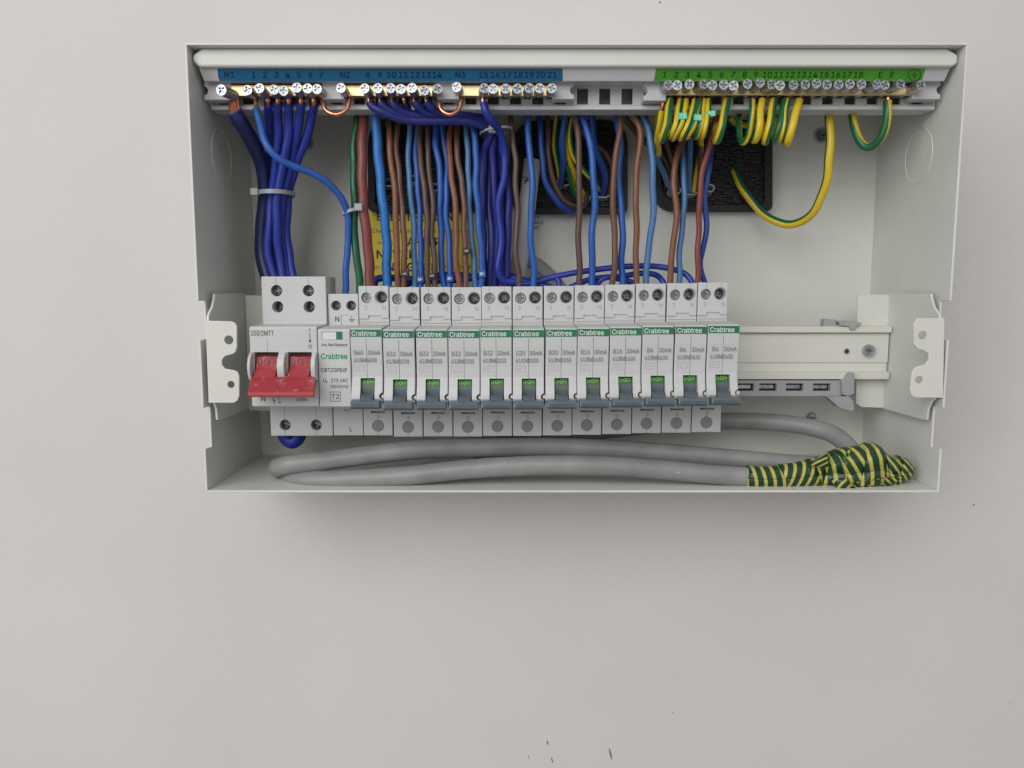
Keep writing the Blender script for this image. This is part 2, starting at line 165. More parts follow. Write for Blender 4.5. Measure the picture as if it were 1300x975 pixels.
'C':(501,[263,-7,221,-3,183,7,148,24,116,48,90,78,68,113,52,154,43,199,40,250,43,300,52,346,68,386,90,422,116,452,148,475,183,493,221,503,263,507,288,505,311,502,334,496,356,487,376,476,395,463,412,448,427,430,440,411,451,390,459,367,465,342,401,342,397,359,391,374,383,388,373,400,363,411,351,421,338,429,325,436,310,441,295,445,279,447,263,448,233,445,206,438,180,425,158,407,139,385,123,358,111,326,104,290,102,250,104,210,111,174,123,142,139,115,158,93,181,75,206,62,233,55,263,52,279,53,295,55,310,59,325,64,338,71,351,79,363,89,373,100,383,112,391,126,397,141,401,158,465,158,459,133,451,110,440,89,427,70,412,53,395,37,377,24,356,13,335,5,312,-2,288,-5],[17,19,18,17,20,19,16,20,17,16,21,20,16,22,21,15,22,16,15,23,22,15,24,23,14,24,15,14,25,24,13,44,14,44,43,14,43,25,14,42,25,43,42,26,25,41,26,42,13,45,44,40,26,41,39,26,40,13,46,45,38,26,39,38,27,26,37,27,38,13,47,46,12,47,13,36,27,37,35,27,36,35,28,27,12,48,47,34,28,35,34,29,28,33,29,34,11,48,12,11,49,48,32,29,33,32,30,29,31,30,32,11,50,49,10,50,11,10,51,50,9,51,10,9,52,51,8,52,9,8,53,52,8,54,53,7,54,8,7,55,54,72,74,73,72,75,74,6,55,7,6,56,55,71,75,72,71,76,75,70,76,71,6,57,56,5,57,6,69,76,70,69,77,76,68,77,69,5,58,57,68,78,77,67,78,68,66,78,67,4,58,5,4,59,58,65,78,66,65,79,78,64,79,65,4,60,59,63,79,64,62,79,63,4,61,60,61,79,62,61,80,79,4,80,61,3,80,4,3,81,80,2,81,3,2,82,81,2,83,82,1,83,2,1,84,83,1,85,84,0,85,1]),
'D':(494,[215,0,94,0,94,56,211,56,249,59,283,66,312,79,337,97,357,120,372,146,383,178,390,212,392,251,390,289,384,324,373,354,357,381,338,403,314,421,286,434,254,441,217,444,92,444,92,500,221,500,268,497,310,487,346,470,378,447,405,419,426,384,441,345,451,300,454,251,451,201,441,157,426,117,404,82,377,53,345,30,307,13,263,3,122,500,122,0,59,0,59,500],[44,23,45,23,42,45,44,22,23,42,24,23,43,24,42,43,21,24,21,25,24,21,26,25,21,27,26,21,28,27,21,20,28,20,29,28,44,21,22,44,2,21,2,43,21,19,29,20,18,29,19,17,29,18,17,30,29,16,30,17,16,31,30,15,31,16,14,31,15,14,32,31,13,32,14,13,33,32,12,33,13,11,33,12,11,34,33,10,34,11,10,35,34,9,35,10,9,36,35,8,36,9,7,36,8,7,37,36,6,37,7,6,38,37,5,38,6,4,38,5,3,38,4,44,1,2,43,3,2,43,38,3,43,39,38,43,40,39,43,41,40,43,0,41,1,43,44,43,0,1]),
'E':(411,[59,0,59,500,366,500,366,444,122,444,122,281,349,281,349,225,122,225,122,56,369,56,369,0],[0,4,1,4,2,1,4,3,2,0,5,4,0,8,5,8,6,5,8,7,6,0,9,8,0,10,9,0,11,10]),
'F':(403,[59,0,59,500,363,500,363,444,122,444,122,273,340,273,340,217,122,217,122,0],[0,4,1,4,2,1,4,3,2,0,5,4,0,8,5,8,6,5,8,7,6,0,9,8]),
'G':(511,[264,-7,221,-3,182,7,147,25,116,48,89,78,68,114,52,154,43,200,40,250,43,300,52,346,68,386,89,422,115,452,146,475,181,493,219,503,260,507,286,505,311,501,335,495,357,486,377,475,396,461,413,446,428,428,441,409,452,388,460,366,466,343,401,343,395,358,388,373,381,386,371,399,361,410,350,420,338,428,324,435,310,441,295,445,278,447,261,448,232,445,205,438,180,425,158,407,139,385,123,358,111,326,104,290,102,250,104,210,111,174,123,142,139,115,158,93,181,75,207,62,234,55,264,52,291,54,316,60,339,70,359,84,376,101,389,121,400,145,406,171,408,199,427,196,278,196,278,251,470,251,470,197,467,157,458,121,443,89,423,61,399,38,370,18,338,4,302,-4],[17,19,18,17,20,19,16,20,17,16,21,20,16,22,21,15,22,16,15,23,22,14,23,15,14,24,23,14,25,24,13,44,14,44,43,14,43,25,14,42,25,43,41,25,42,41,26,25,13,45,44,40,26,41,39,26,40,13,46,45,38,26,39,38,27,26,37,27,38,13,47,46,12,47,13,36,27,37,35,27,36,35,28,27,12,48,47,34,28,35,34,29,28,11,48,12,33,29,34,11,49,48,32,29,33,32,30,29,31,30,32,11,50,49,10,50,11,10,51,50,9,51,10,9,52,51,72,74,73,72,70,74,70,75,74,8,52,9,8,53,52,8,54,53,7,54,8,72,69,70,71,75,70,71,76,75,69,71,72,69,76,71,7,55,54,68,76,69,68,77,76,6,55,7,67,77,68,6,56,55,67,78,77,66,78,67,6,57,56,5,57,6,65,78,66,5,58,57,65,79,78,64,79,65,4,58,5,4,59,58,63,79,64,4,60,59,63,80,79,62,80,63,4,61,60,61,80,62,4,80,61,3,80,4,3,81,80,2,81,3,2,82,81,1,82,2,1,83,82,0,83,1]),
'H':(508,[59,0,59,500,122,500,122,284,386,284,386,500,449,500,449,0,386,0,386,228,122,228,122,0],[0,2,1,0,3,2,4,6,5,4,7,6,0,10,3,10,4,3,10,9,4,9,7,4,0,11,10,8,7,9]),
'I':(295,[31,0,31,56,116,56,116,444,31,444,31,500,265,500,265,444,180,444,180,56,265,56,265,0],[4,6,5,4,7,6,3,7,4,2,8,3,8,7,3,2,9,8,0,2,1,0,9,2,0,10,9,0,11,10]),
'L':(386,[59,0,59,500,122,500,122,56,355,56,355,0],[0,2,1,0,3,2,0,4,3,0,5,4]),
'M':(617,[59,0,59,500,149,500,272,184,276,176,279,167,282,156,286,145,290,133,294,120,298,108,302,95,306,82,310,70,313,59,316,48,302,48,305,58,309,69,312,81,316,94,320,106,324,119,328,132,332,144,336,156,340,166,343,176,346,184,468,500,558,500,558,0,496,0,496,286,496,297,496,309,496,321,496,335,496,348,496,362,497,377,497,391,497,406,498,421,498,435,498,449,504,449,499,434,494,418,489,402,484,387,479,371,474,357,469,342,464,329,459,316,455,305,451,295,448,286,336,0,281,0,167,286,164,294,160,304,156,315,152,328,147,341,142,355,137,370,132,385,127,401,121,417,116,433,110,449,117,449,117,436,118,423,118,409,118,394,119,380,119,365,119,351,119,337,119,323,120,310,120,297,120,286,120,0],[0,73,1,73,2,1,73,74,2,74,3,2,28,45,29,45,30,29,45,46,30,46,31,30,0,72,73,75,3,74,28,44,45,47,31,46,76,3,75,28,48,44,48,43,44,48,43,47,43,31,47,0,76,72,76,71,72,0,77,76,71,3,76,42,31,43,28,49,48,70,3,71,0,78,77,41,31,42,28,50,49,69,3,70,0,79,78,40,31,41,28,51,50,68,3,69,0,80,79,39,31,40,28,52,51,67,3,68,0,81,80,38,31,39,28,53,52,66,3,67,0,82,81,37,31,38,28,54,53,65,3,66,0,83,82,36,31,37,28,55,54,64,3,65,0,84,83,35,31,36,28,56,55,63,3,64,0,85,84,34,31,35,28,57,56,62,3,63,0,86,85,33,31,34,28,58,57,61,3,62,0,87,86,60,3,61,28,59,58,32,31,33,60,4,3,27,59,28,60,5,4,26,59,27,60,6,5,25,59,26,60,7,6,24,59,25,60,8,7,23,59,24,60,9,8,22,59,23,60,10,9,21,59,22,60,11,10,20,59,21,60,12,11,19,59,20,60,18,12,18,13,12,18,13,19,13,59,19,14,59,13,60,17,18,15,59,14,60,16,17,60,15,16,60,59,15]),
'N':(514,[59,0,59,500,134,500,337,180,343,171,349,160,357,148,364,135,372,120,381,105,390,89,398,72,407,54,398,53,396,71,395,89,394,106,393,123,393,139,392,155,392,168,392,181,392,192,392,500,455,500,455,0,380,0,199,285,191,298,183,311,174,325,166,340,156,356,145,374,134,395,121,418,106,444,117,446,118,422,119,399,120,377,121,357,122,339,122,322,123,308,123,296,123,286,123,0],[0,36,1,36,2,1,36,37,2,37,3,2,22,24,23,22,25,24,38,3,37,0,38,36,38,35,36,0,39,38,35,3,38,34,3,35,0,40,39,33,3,34,0,41,40,32,3,33,0,42,41,31,3,32,30,3,31,0,43,42,29,3,30,0,44,43,28,3,29,0,45,44,27,3,28,0,46,45,0,47,46,26,3,27,21,25,22,20,25,21,26,4,3,26,5,4,19,25,20,26,6,5,18,25,19,26,7,6,17,25,18,26,8,7,16,25,17,26,9,8,15,25,16,26,10,9,14,11,15,11,25,15,26,14,10,14,11,10,12,25,11,26,13,14,13,25,12,26,25,13]),
'O':(524,[262,-7,221,-3,183,7,148,24,117,48,90,78,69,113,52,154,43,199,40,250,43,300,52,346,69,386,90,422,117,452,148,475,183,493,221,503,262,507,304,503,342,493,377,475,408,452,434,422,456,386,472,346,481,300,485,250,481,199,472,154,456,113,434,78,408,48,377,24,342,7,304,-3,262,52,291,55,318,62,343,75,366,92,385,114,401,142,413,173,420,209,423,250,420,290,413,327,401,358,385,386,366,408,343,425,318,438,291,445,262,448,233,445,206,438,181,425,158,408,139,385,123,358,111,326,104,290,102,250,104,209,111,173,123,142,139,115,158,92,181,75,206,62,233,55],[17,19,18,16,19,17,16,20,19,15,20,16,15,21,20,14,21,15,14,22,21,13,55,14,55,54,14,54,22,14,54,53,22,53,23,22,52,23,53,13,56,55,51,23,52,13,57,56,50,23,51,13,58,57,50,24,23,12,58,13,49,24,50,12,59,58,11,59,12,49,25,24,48,25,49,11,60,59,47,25,48,11,61,60,10,61,11,47,26,25,46,26,47,10,62,61,9,62,10,46,27,26,45,27,46,9,63,62,8,63,9,8,64,63,44,27,45,44,28,27,8,65,64,43,28,44,7,65,8,43,29,28,7,66,65,42,29,43,6,66,7,42,30,29,6,67,66,41,30,42,6,68,67,40,30,41,5,68,6,40,31,30,5,69,68,39,31,40,39,32,31,4,69,5,4,70,69,38,32,39,4,71,70,37,32,38,4,36,71,36,32,37,4,32,36,4,33,32,3,33,4,2,33,3,2,34,33,1,34,2,1,35,34,1,0,35]),
'P':(437,[59,0,59,500,231,500,267,498,299,491,327,479,350,463,369,445,383,422,393,397,400,371,402,342,400,313,393,286,383,261,369,239,350,219,327,204,299,192,267,185,231,183,107,183,107,238,229,238,253,240,274,244,292,252,307,262,318,274,327,289,334,305,337,323,339,342,337,361,334,378,327,395,318,409,307,421,292,431,274,438,253,443,228,444,122,444,122,0],[0,42,1,42,2,1,42,3,2,42,4,3,42,5,4,42,6,5,42,7,6,42,41,7,41,40,7,40,8,7,0,22,42,22,43,42,39,8,40,38,8,39,37,8,38,37,9,8,36,9,37,35,9,36,35,10,9,34,10,35,33,10,34,33,11,10,32,11,33,31,11,32,31,12,11,30,12,31,30,13,12,29,13,30,28,13,29,28,14,13,27,14,28,26,14,27,26,15,14,25,15,26,24,15,25,23,15,24,23,16,15,0,21,22,43,23,22,43,20,23,20,16,23,20,17,16,20,18,17,20,19,18,0,20,21,0,43,20]),
'Q':(524,[241,156,307,156,363,83,377,64,460,-47,394,-47,340,26,326,45,262,-7,221,-3,183,7,148,24,117,48,90,78,69,113,52,154,43,199,40,250,43,300,52,346,69,386,90,422,117,452,148,475,183,493,221,503,262,507,304,503,342,493,377,475,408,452,434,422,456,386,472,346,481,300,485,250,481,199,472,154,456,113,434,78,408,48,377,24,342,7,304,-3,262,52,291,55,318,62,343,75,366,92,385,114,401,142,413,173,420,209,423,250,420,290,413,327,401,358,385,386,366,408,343,425,318,438,291,445,262,448,233,445,206,438,181,425,158,408,139,385,123,358,111,326,104,290,102,250,104,209,111,173,123,142,139,115,158,92,181,75,206,62,233,55],[25,27,26,24,27,25,24,28,27,23,28,24,23,29,28,22,29,23,22,30,29,21,63,22,63,62,22,62,30,22,62,61,30,61,31,30,60,31,61,21,64,63,59,31,60,21,65,64,58,31,59,21,66,65,58,32,31,20,66,21,57,32,58,20,67,66,19,67,20,57,33,32,56,33,57,19,68,67,55,33,56,19,69,68,18,69,19,55,34,33,54,34,55,18,70,69,17,70,18,54,35,34,53,35,54,17,71,70,16,71,17,16,72,71,52,35,53,52,36,35,16,73,72,51,36,52,15,73,16,51,37,36,15,74,73,50,37,51,7,46,0,46,1,0,46,47,1,47,2,1,14,74,15,50,38,37,14,75,74,49,38,50,14,76,75,48,38,49,13,76,14,48,39,38,13,77,76,47,2,48,2,39,48,3,39,2,3,40,39,12,77,13,12,78,77,4,40,3,12,79,78,45,7,46,12,44,79,44,7,45,12,7,44,41,4,40,11,7,12,11,6,7,11,42,6,42,5,6,10,42,11,42,4,41,9,42,10,9,43,42,5,4,42,9,8,43]),
'R':(441,[59,0,59,500,232,500,268,498,300,491,327,480,350,465,369,447,384,426,394,401,400,375,402,346,400,317,394,291,384,267,369,246,350,228,327,213,300,203,268,196,232,194,95,194,95,251,230,251,254,252,275,256,293,262,307,271,319,282,328,295,334,310,338,327,339,346,338,365,334,382,328,398,319,411,307,423,292,432,275,439,253,443,229,444,122,444,122,0,347,0,226,225,298,225,420,0],[0,22,1,22,42,1,42,2,1,42,3,2,42,4,3,42,5,4,42,6,5,42,7,6,42,41,7,41,40,7,40,8,7,22,43,42,39,8,40,38,8,39,37,8,38,37,9,8,36,9,37,35,9,36,35,10,9,34,10,35,33,10,34,33,11,10,32,11,33,31,11,32,31,12,11,30,12,31,30,13,12,29,13,30,28,13,29,28,14,13,27,14,28,26,14,27,26,15,14,25,15,26,24,15,25,23,15,24,0,21,22,43,23,22,43,45,23,45,15,23,45,16,15,45,46,16,46,17,16,43,20,45,20,44,45,47,17,46,18,47,17,19,47,18,20,47,19,0,20,21,0,43,20,44,47,20]),
'S':(439,[220,-9,185,-7,154,-1,125,9,101,23,80,39,63,59,50,82,42,107,38,134,103,134,106,116,112,100,121,86,133,75,147,65,164,58,181,52,200,49,220,48,242,50,262,53,281,59,298,68,312,78,324,90,333,104,338,120,340,137,338,152,334,165,326,176,316,185,305,194,291,201,275,207,259,213,241,218,181,235,142,248,110,265,85,284,66,307,55,335,51,366,54,393,61,418,74,440,91,460,111,476,135,489,162,499,192,505,223,507,255,505,284,499,311,489,334,476,354,460,371,441,383,420,391,396,394,371,332,371,326,395,314,414,297,430,275,441,250,448,221,451,201,449,182,446,164,440,149,432,137,423,127,411,119,398,115,384,113,369,115,353,120,339,129,328,140,318,152,310,166,303,181,297,195,292,209,288,260,274,275,270,290,265,306,259,322,252,338,243,353,234,366,222,378,209,388,194,395,177,400,158,401,136,399,110,392,85,380,62,363,42,343,25,318,10,289,0,256,-7],[52,54,53,51,54,52,51,55,54,50,55,51,50,56,55,49,56,50,49,57,56,48,57,49,48,58,57,48,59,58,47,70,48,70,69,48,69,59,48,68,59,69,47,71,70,67,59,68,47,72,71,66,59,67,66,60,59,46,72,47,46,73,72,46,74,73,65,60,66,46,75,74,65,61,60,45,75,46,64,61,65,45,76,75,45,77,76,64,62,61,63,62,64,44,77,45,44,78,77,44,79,78,43,79,44,43,80,79,43,81,80,42,81,43,42,82,81,42,83,82,42,84,83,41,84,42,41,85,84,41,86,85,41,87,86,41,88,87,40,88,41,40,89,88,40,90,89,40,91,90,39,91,40,39,92,91,39,93,92,38,93,39,38,94,93,37,94,38,37,95,94,37,96,95,36,96,37,35,96,36,35,97,96,34,97,35,33,97,34,33,98,97,32,98,33,31,98,32,31,99,98,30,99,31,29,99,30,29,100,99,28,100,29,27,100,28,27,101,100,8,10,9,8,11,10,26,101,27,8,12,11,26,102,101,7,12,8,25,102,26,7,13,12,24,102,25,7,14,13,24,103,102,6,14,7,23,103,24,6,15,14,22,103,23,6,16,15,22,104,103,21,104,22,5,16,6,5,17,16,20,104,21,5,18,17,19,104,20,5,19,18,5,104,19,5,105,104,4,105,5,4,106,105,3,106,4,3,107,106,2,107,3,2,108,107,1,108,2,1,0,108]),
'T':(441,[31,444,31,500,410,500,410,444,252,444,252,0,189,0,189,444],[0,2,1,0,3,2,7,3,0,6,4,7,4,3,7,6,5,4]),
'U':(508,[254,-8,217,-5,182,2,151,15,124,32,102,54,83,79,70,107,62,137,59,170,59,500,122,500,122,175,124,152,129,131,138,111,150,94,166,79,184,67,205,58,228,52,254,51,281,52,304,58,325,67,343,79,358,94,370,111,379,131,384,152,386,175,386,500,449,500,449,170,447,137,439,107,425,79,407,54,384,32,357,15,326,2,292,-5],[9,11,10,9,12,11,30,32,31,30,33,32,9,13,12,29,33,30,8,13,9,29,34,33,8,14,13,28,34,29,7,14,8,28,35,34,27,35,28,7,15,14,7,16,15,26,35,27,6,16,7,26,36,35,6,17,16,25,36,26,6,18,17,24,36,25,5,18,6,24,37,36,5,19,18,23,37,24,5,20,19,22,37,23,22,38,37,4,20,5,4,21,20,21,38,22,4,38,21,3,38,4,3,39,38,2,39,3,2,40,39,1,40,2,1,41,40,0,41,1]),
'V':(471,[200,0,16,500,83,500,189,203,195,184,203,161,212,135,221,105,232,70,244,30,231,30,242,70,253,105,262,136,271,162,278,184,285,203,388,500,455,500,273,0],[0,2,1,0,3,2,16,18,17,16,19,18,0,4,3,15,19,16,14,19,15,0,5,4,13,19,14,0,6,5,12,19,13,0,7,6,11,19,12,0,8,7,10,9,11,9,19,11,0,9,8,0,19,9]),
'W':(674,[152,0,16,500,81,500,160,193,165,176,169,160,172,143,176,126,180,109,184,92,187,75,190,57,194,39,186,39,189,57,193,75,196,92,200,109,204,126,208,143,212,160,216,176,220,193,301,500,373,500,454,193,458,176,462,160,466,143,470,126,474,109,478,92,482,75,485,57,489,39,480,39,483,57,487,75,490,92,494,109,498,126,502,143,506,160,510,176,514,193,593,500,658,500,521,0,448,0,361,317,356,339,351,361,345,385,340,410,335,437,330,467,344,467,339,439,334,412,329,388,324,364,319,341,312,317,227,0],[0,2,1,0,3,2,22,55,23,55,24,23,55,56,24,56,25,24,44,46,45,44,47,46,22,54,55,57,25,56,58,53,57,53,25,57,22,58,54,58,53,54,22,59,58,52,25,53,22,60,59,51,25,52,22,61,60,50,25,51,22,62,61,49,25,50,22,63,62,48,25,49,0,4,3,21,63,22,48,26,25,43,47,44,0,5,4,20,63,21,48,27,26,42,47,43,0,6,5,19,63,20,48,28,27,41,47,42,0,7,6,18,63,19,48,29,28,40,47,41,0,8,7,17,63,18,48,30,29,39,47,40,0,9,8,16,63,17,48,31,30,38,47,39,0,10,9,15,63,16,48,32,31,37,47,38,0,14,10,14,11,10,48,36,32,36,33,32,14,11,15,11,63,15,36,33,37,33,47,37,12,63,11,34,47,33,0,13,14,48,35,36,0,12,13,0,63,12,48,34,35,48,47,34]),
'Y':(464,[200,0,200,205,16,500,90,500,189,339,200,321,209,304,218,287,227,269,236,249,245,227,220,227,229,250,238,270,247,288,256,305,265,321,276,339,374,500,447,500,263,205,263,0],[1,3,2,1,4,3,17,19,18,17,20,19,1,5,4,16,20,17,15,20,16,1,6,5,14,20,15,1,7,6,13,20,14,1,8,7,12,9,13,9,20,13,1,12,8,12,9,8,1,11,12,10,20,9,1,10,11,1,20,10,0,20,1,0,21,20]),
'a':(383,[157,-8,134,-7,113,-2,93,5,75,15,59,28,47,44,37,62,32,83,30,106,31,126,35,144,42,158,52,171,63,181,76,190,91,197,106,203,123,207,140,211,158,214,175,216,196,219,214,221,230,223,242,225,253,227,261,231,266,236,270,242,271,250,271,252,270,267,267,280,262,292,255,302,246,310,236,316,223,321,209,324,192,325,175,324,160,321,147,317,135,311,124,304,116,296,108,287,103,278,98,269,40,286,50,307,62,325,77,340,94,352,112,362,131,369,151,374,171,377,191,378,204,377,219,376,235,373,251,369,266,362,281,354,295,344,307,331,317,315,325,296,329,273,331,247,331,0,272,0,272,51,268,51,263,42,256,33,248,24,238,15,226,8,212,1,196,-4,177,-7,167,45,189,46,207,50,224,58,238,67,250,79,259,92,266,106,269,120,271,136,271,187,267,184,262,181,255,179,247,177,237,175,227,173,217,171,207,170,197,168,187,167,179,166,172,165,158,163,145,160,132,156,120,151,110,145,102,137,95,128,92,116,90,103,91,91,95,80,100,71,108,63,117,57,128,51,140,48,153,45],[58,60,59,58,61,60,57,61,58,57,62,61,56,62,57,56,63,62,55,63,56,55,64,63,55,65,64,54,65,55,54,66,65,53,66,54,53,67,66,52,67,53,52,40,67,40,39,67,39,68,67,51,41,52,41,40,52,51,42,41,38,68,39,51,43,42,37,68,38,51,44,43,36,68,37,36,69,68,51,45,44,35,69,36,50,45,51,50,46,45,34,69,35,34,70,69,50,47,46,33,70,34,50,48,47,49,48,50,32,70,33,32,71,70,31,71,32,30,71,31,29,71,30,29,72,71,28,72,29,27,72,28,26,94,27,94,72,27,25,94,26,24,94,25,23,94,24,22,94,23,21,94,22,20,94,21,19,94,20,18,94,19,17,94,18,16,94,17,15,94,16,14,94,15,14,95,94,93,72,94,14,96,95,14,97,96,13,97,14,13,98,97,13,99,98,13,100,99,13,101,100,13,102,101,12,102,13,12,103,102,12,104,103,12,105,104,12,106,105,12,107,106,12,108,107,12,109,108,11,109,12,11,110,109,11,111,110,11,112,111,10,112,11,10,113,112,92,72,93,10,114,113,9,114,10,91,72,92,9,115,114,8,115,9,90,72,91,8,116,115,89,72,90,8,117,116,7,117,8,7,118,117,88,74,89,74,72,89,7,119,118,87,74,88,7,120,119,6,120,7,86,75,87,75,74,87,6,121,120,6,122,121,86,76,75,73,72,74,85,76,86,6,123,122,84,76,85,6,84,123,6,76,84,5,76,6,5,77,76,5,78,77,4,78,5,4,79,78,4,80,79,3,80,4,3,81,80,2,81,3,2,82,81,1,82,2,1,83,82,0,83,1]),
'b':(417,[226,-8,204,-7,185,-3,169,4,156,12,145,21,135,31,128,40,121,49,116,58,110,58,110,0,52,0,52,500,112,500,112,314,116,314,121,322,128,330,135,340,144,349,155,358,168,366,184,373,203,377,225,378,255,375,283,367,308,354,330,337,348,314,363,288,375,257,381,223,384,186,381,148,375,114,364,83,349,56,330,34,308,16,283,3,255,-5,216,46,238,48,258,54,275,64,289,78,301,95,310,115,317,137,321,161,322,186,321,212,317,235,311,257,301,276,289,293,275,306,258,316,238,322,216,324,195,322,175,316,158,307,144,294,132,277,123,258,116,237,112,213,111,186,112,160,116,135,123,113,132,94,144,77,159,64,176,54,195,48],[12,14,13,12,15,14,24,26,25,23,26,24,23,27,26,22,27,23,22,28,27,21,28,22,20,28,21,20,29,28,19,29,20,18,29,19,18,61,29,61,30,29,17,61,18,17,62,61,60,30,61,17,63,62,59,30,60,16,63,17,16,64,63,58,30,59,58,31,30,12,16,15,12,68,16,68,67,16,67,66,16,66,65,16,65,64,16,57,31,58,56,31,57,56,32,31,55,32,56,55,33,32,54,33,55,12,69,68,53,33,54,53,34,33,12,70,69,52,34,53,12,71,70,51,34,52,51,35,34,50,35,51,12,72,71,50,36,35,49,36,50,12,73,72,48,36,49,48,37,36,12,74,73,47,37,48,12,10,74,10,75,74,47,38,37,46,38,47,10,76,75,45,38,46,10,9,76,9,77,76,12,11,10,8,77,9,45,39,38,44,39,45,8,78,77,7,78,8,43,39,44,7,43,78,7,39,43,6,39,7,6,40,39,5,40,6,4,40,5,4,41,40,3,41,4,2,41,3,2,42,41,1,42,2,1,0,42]),
'c':(389,[204,-8,171,-5,142,3,115,16,91,34,71,57,55,84,43,114,36,148,34,184,36,221,43,255,55,286,71,313,91,335,115,354,142,367,171,375,204,378,222,377,239,375,256,371,271,365,286,358,300,350,313,340,324,329,334,316,343,303,350,288,355,272,298,257,295,267,290,276,285,284,280,292,273,299,265,305,257,311,248,316,238,319,227,322,216,324,204,324,180,322,160,316,143,305,128,291,116,274,107,254,100,232,96,209,95,184,96,160,100,137,107,115,116,96,128,79,143,65,160,54,180,48,204,46,216,46,228,48,238,51,248,54,258,59,266,65,274,71,281,79,287,87,292,96,296,105,299,115,357,101,351,84,344,69,335,55,325,43,314,31,301,21,287,12,272,5,256,-1,239,-5,222,-7],[17,19,18,17,20,19,16,20,17,16,21,20,16,22,21,15,22,16,15,23,22,15,24,23,14,24,15,14,25,24,14,26,25,13,43,14,43,26,14,43,42,26,42,27,26,13,44,43,41,27,42,13,45,44,40,27,41,39,27,40,39,28,27,13,46,45,38,28,39,12,46,13,37,28,38,36,28,37,12,47,46,36,29,28,35,29,36,34,29,35,12,48,47,34,30,29,11,48,12,33,30,34,32,30,33,11,49,48,32,31,30,10,49,11,10,50,49,10,51,50,9,51,10,9,52,51,8,52,9,8,53,52,8,54,53,7,54,8,7,55,54,7,56,55,72,74,73,6,56,7,71,74,72,71,75,74,70,75,71,6,57,56,69,75,70,69,76,75,5,57,6,5,58,57,68,76,69,67,76,68,67,77,76,66,77,67,5,59,58,65,77,66,4,59,5,65,78,77,64,78,65,4,60,59,63,78,64,62,78,63,4,61,60,61,78,62,4,78,61,4,79,78,3,79,4,3,80,79,3,81,80,2,81,3,2,82,81,2,83,82,1,83,2,1,84,83,1,85,84,0,85,1]),
'd':(417,[192,-8,162,-5,135,3,110,16,87,34,69,56,54,83,43,114,36,148,34,186,36,223,43,257,54,288,69,314,88,337,110,354,135,367,162,375,192,378,214,377,233,373,249,366,262,358,273,349,282,340,290,330,296,322,301,314,305,314,305,500,365,500,365,0,307,0,307,58,301,58,296,49,290,40,282,31,273,21,261,12,248,4,232,-3,214,-7,201,46,222,48,242,54,259,64,273,77,285,94,294,113,301,135,305,160,306,186,305,213,301,237,294,258,285,277,273,294,259,307,242,316,223,322,201,324,179,322,159,316,142,306,128,293,116,276,107,257,100,235,96,212,95,186,96,161,100,137,107,115,116,95,128,78,143,64,160,54,179,48],[28,30,29,28,31,30,17,19,18,17,20,19,16,20,17,16,21,20,15,21,16,15,22,21,15,23,22,14,23,15,14,24,23,14,25,24,13,61,14,61,25,14,61,26,25,13,62,61,60,26,61,59,26,60,13,63,62,59,27,26,58,27,59,13,64,63,12,64,13,58,28,27,58,57,28,57,56,28,56,55,28,55,54,28,54,31,28,12,65,64,12,66,65,11,66,12,11,67,66,10,67,11,10,68,67,53,31,54,10,69,68,9,69,10,52,31,53,9,70,69,9,71,70,51,31,52,8,71,9,8,72,71,50,31,51,7,72,8,7,73,72,49,31,50,7,74,73,6,74,7,48,31,49,6,75,74,47,33,48,33,31,48,5,75,6,5,76,75,46,33,47,5,77,76,45,34,46,34,33,46,45,35,34,32,31,33,4,77,5,4,78,77,44,35,45,44,36,35,4,43,78,43,36,44,4,36,43,4,37,36,3,37,4,3,38,37,3,39,38,2,39,3,2,40,39,2,41,40,1,41,2,1,42,41,0,42,1]),
'e':(397,[208,-8,174,-5,143,3,115,16,91,34,71,57,55,83,43,114,36,147,34,184,36,220,43,254,54,285,70,312,90,335,113,353,140,367,169,375,202,378,222,377,242,373,261,368,280,359,297,349,314,335,328,319,341,299,351,277,359,252,363,223,365,191,365,166,73,166,73,217,332,217,304,199,303,222,299,244,293,264,284,281,272,296,258,308,242,317,223,323,202,324,180,323,161,317,144,308,129,296,117,282,107,265,100,247,96,227,94,207,94,174,96,148,101,125,109,104,119,87,133,72,148,60,167,52,187,47,209,45,223,46,237,48,249,52,261,57,271,63,281,71,289,81,295,92,300,104,359,89,352,71,342,54,329,39,314,25,297,14,278,4,256,-3,233,-7],[17,19,18,17,20,19,16,20,17,16,21,20,16,22,21,15,22,16,15,23,22,14,23,15,14,24,23,14,25,24,13,45,14,45,44,14,44,25,14,43,25,44,42,25,43,13,46,45,42,26,25,41,26,42,13,47,46,12,47,13,40,26,41,12,48,47,40,27,26,39,27,40,12,49,48,11,49,12,11,50,49,38,27,39,38,28,27,11,51,50,37,28,38,10,51,11,37,29,28,10,52,51,36,29,37,10,33,52,33,53,52,36,34,29,34,30,29,35,34,36,9,33,10,9,32,33,53,34,33,53,30,34,54,30,53,54,31,30,8,32,9,55,31,54,8,31,32,8,55,31,8,56,55,7,56,8,7,57,56,6,57,7,6,58,57,71,73,72,70,73,71,70,74,73,6,59,58,5,59,6,69,74,70,5,60,59,68,74,69,68,75,74,67,75,68,5,61,60,66,75,67,4,61,5,66,76,75,4,62,61,65,76,66,64,76,65,4,63,62,63,76,64,4,76,63,4,77,76,3,77,4,3,78,77,2,78,3,2,79,78,2,80,79,1,80,2,1,81,80,0,81,1]),
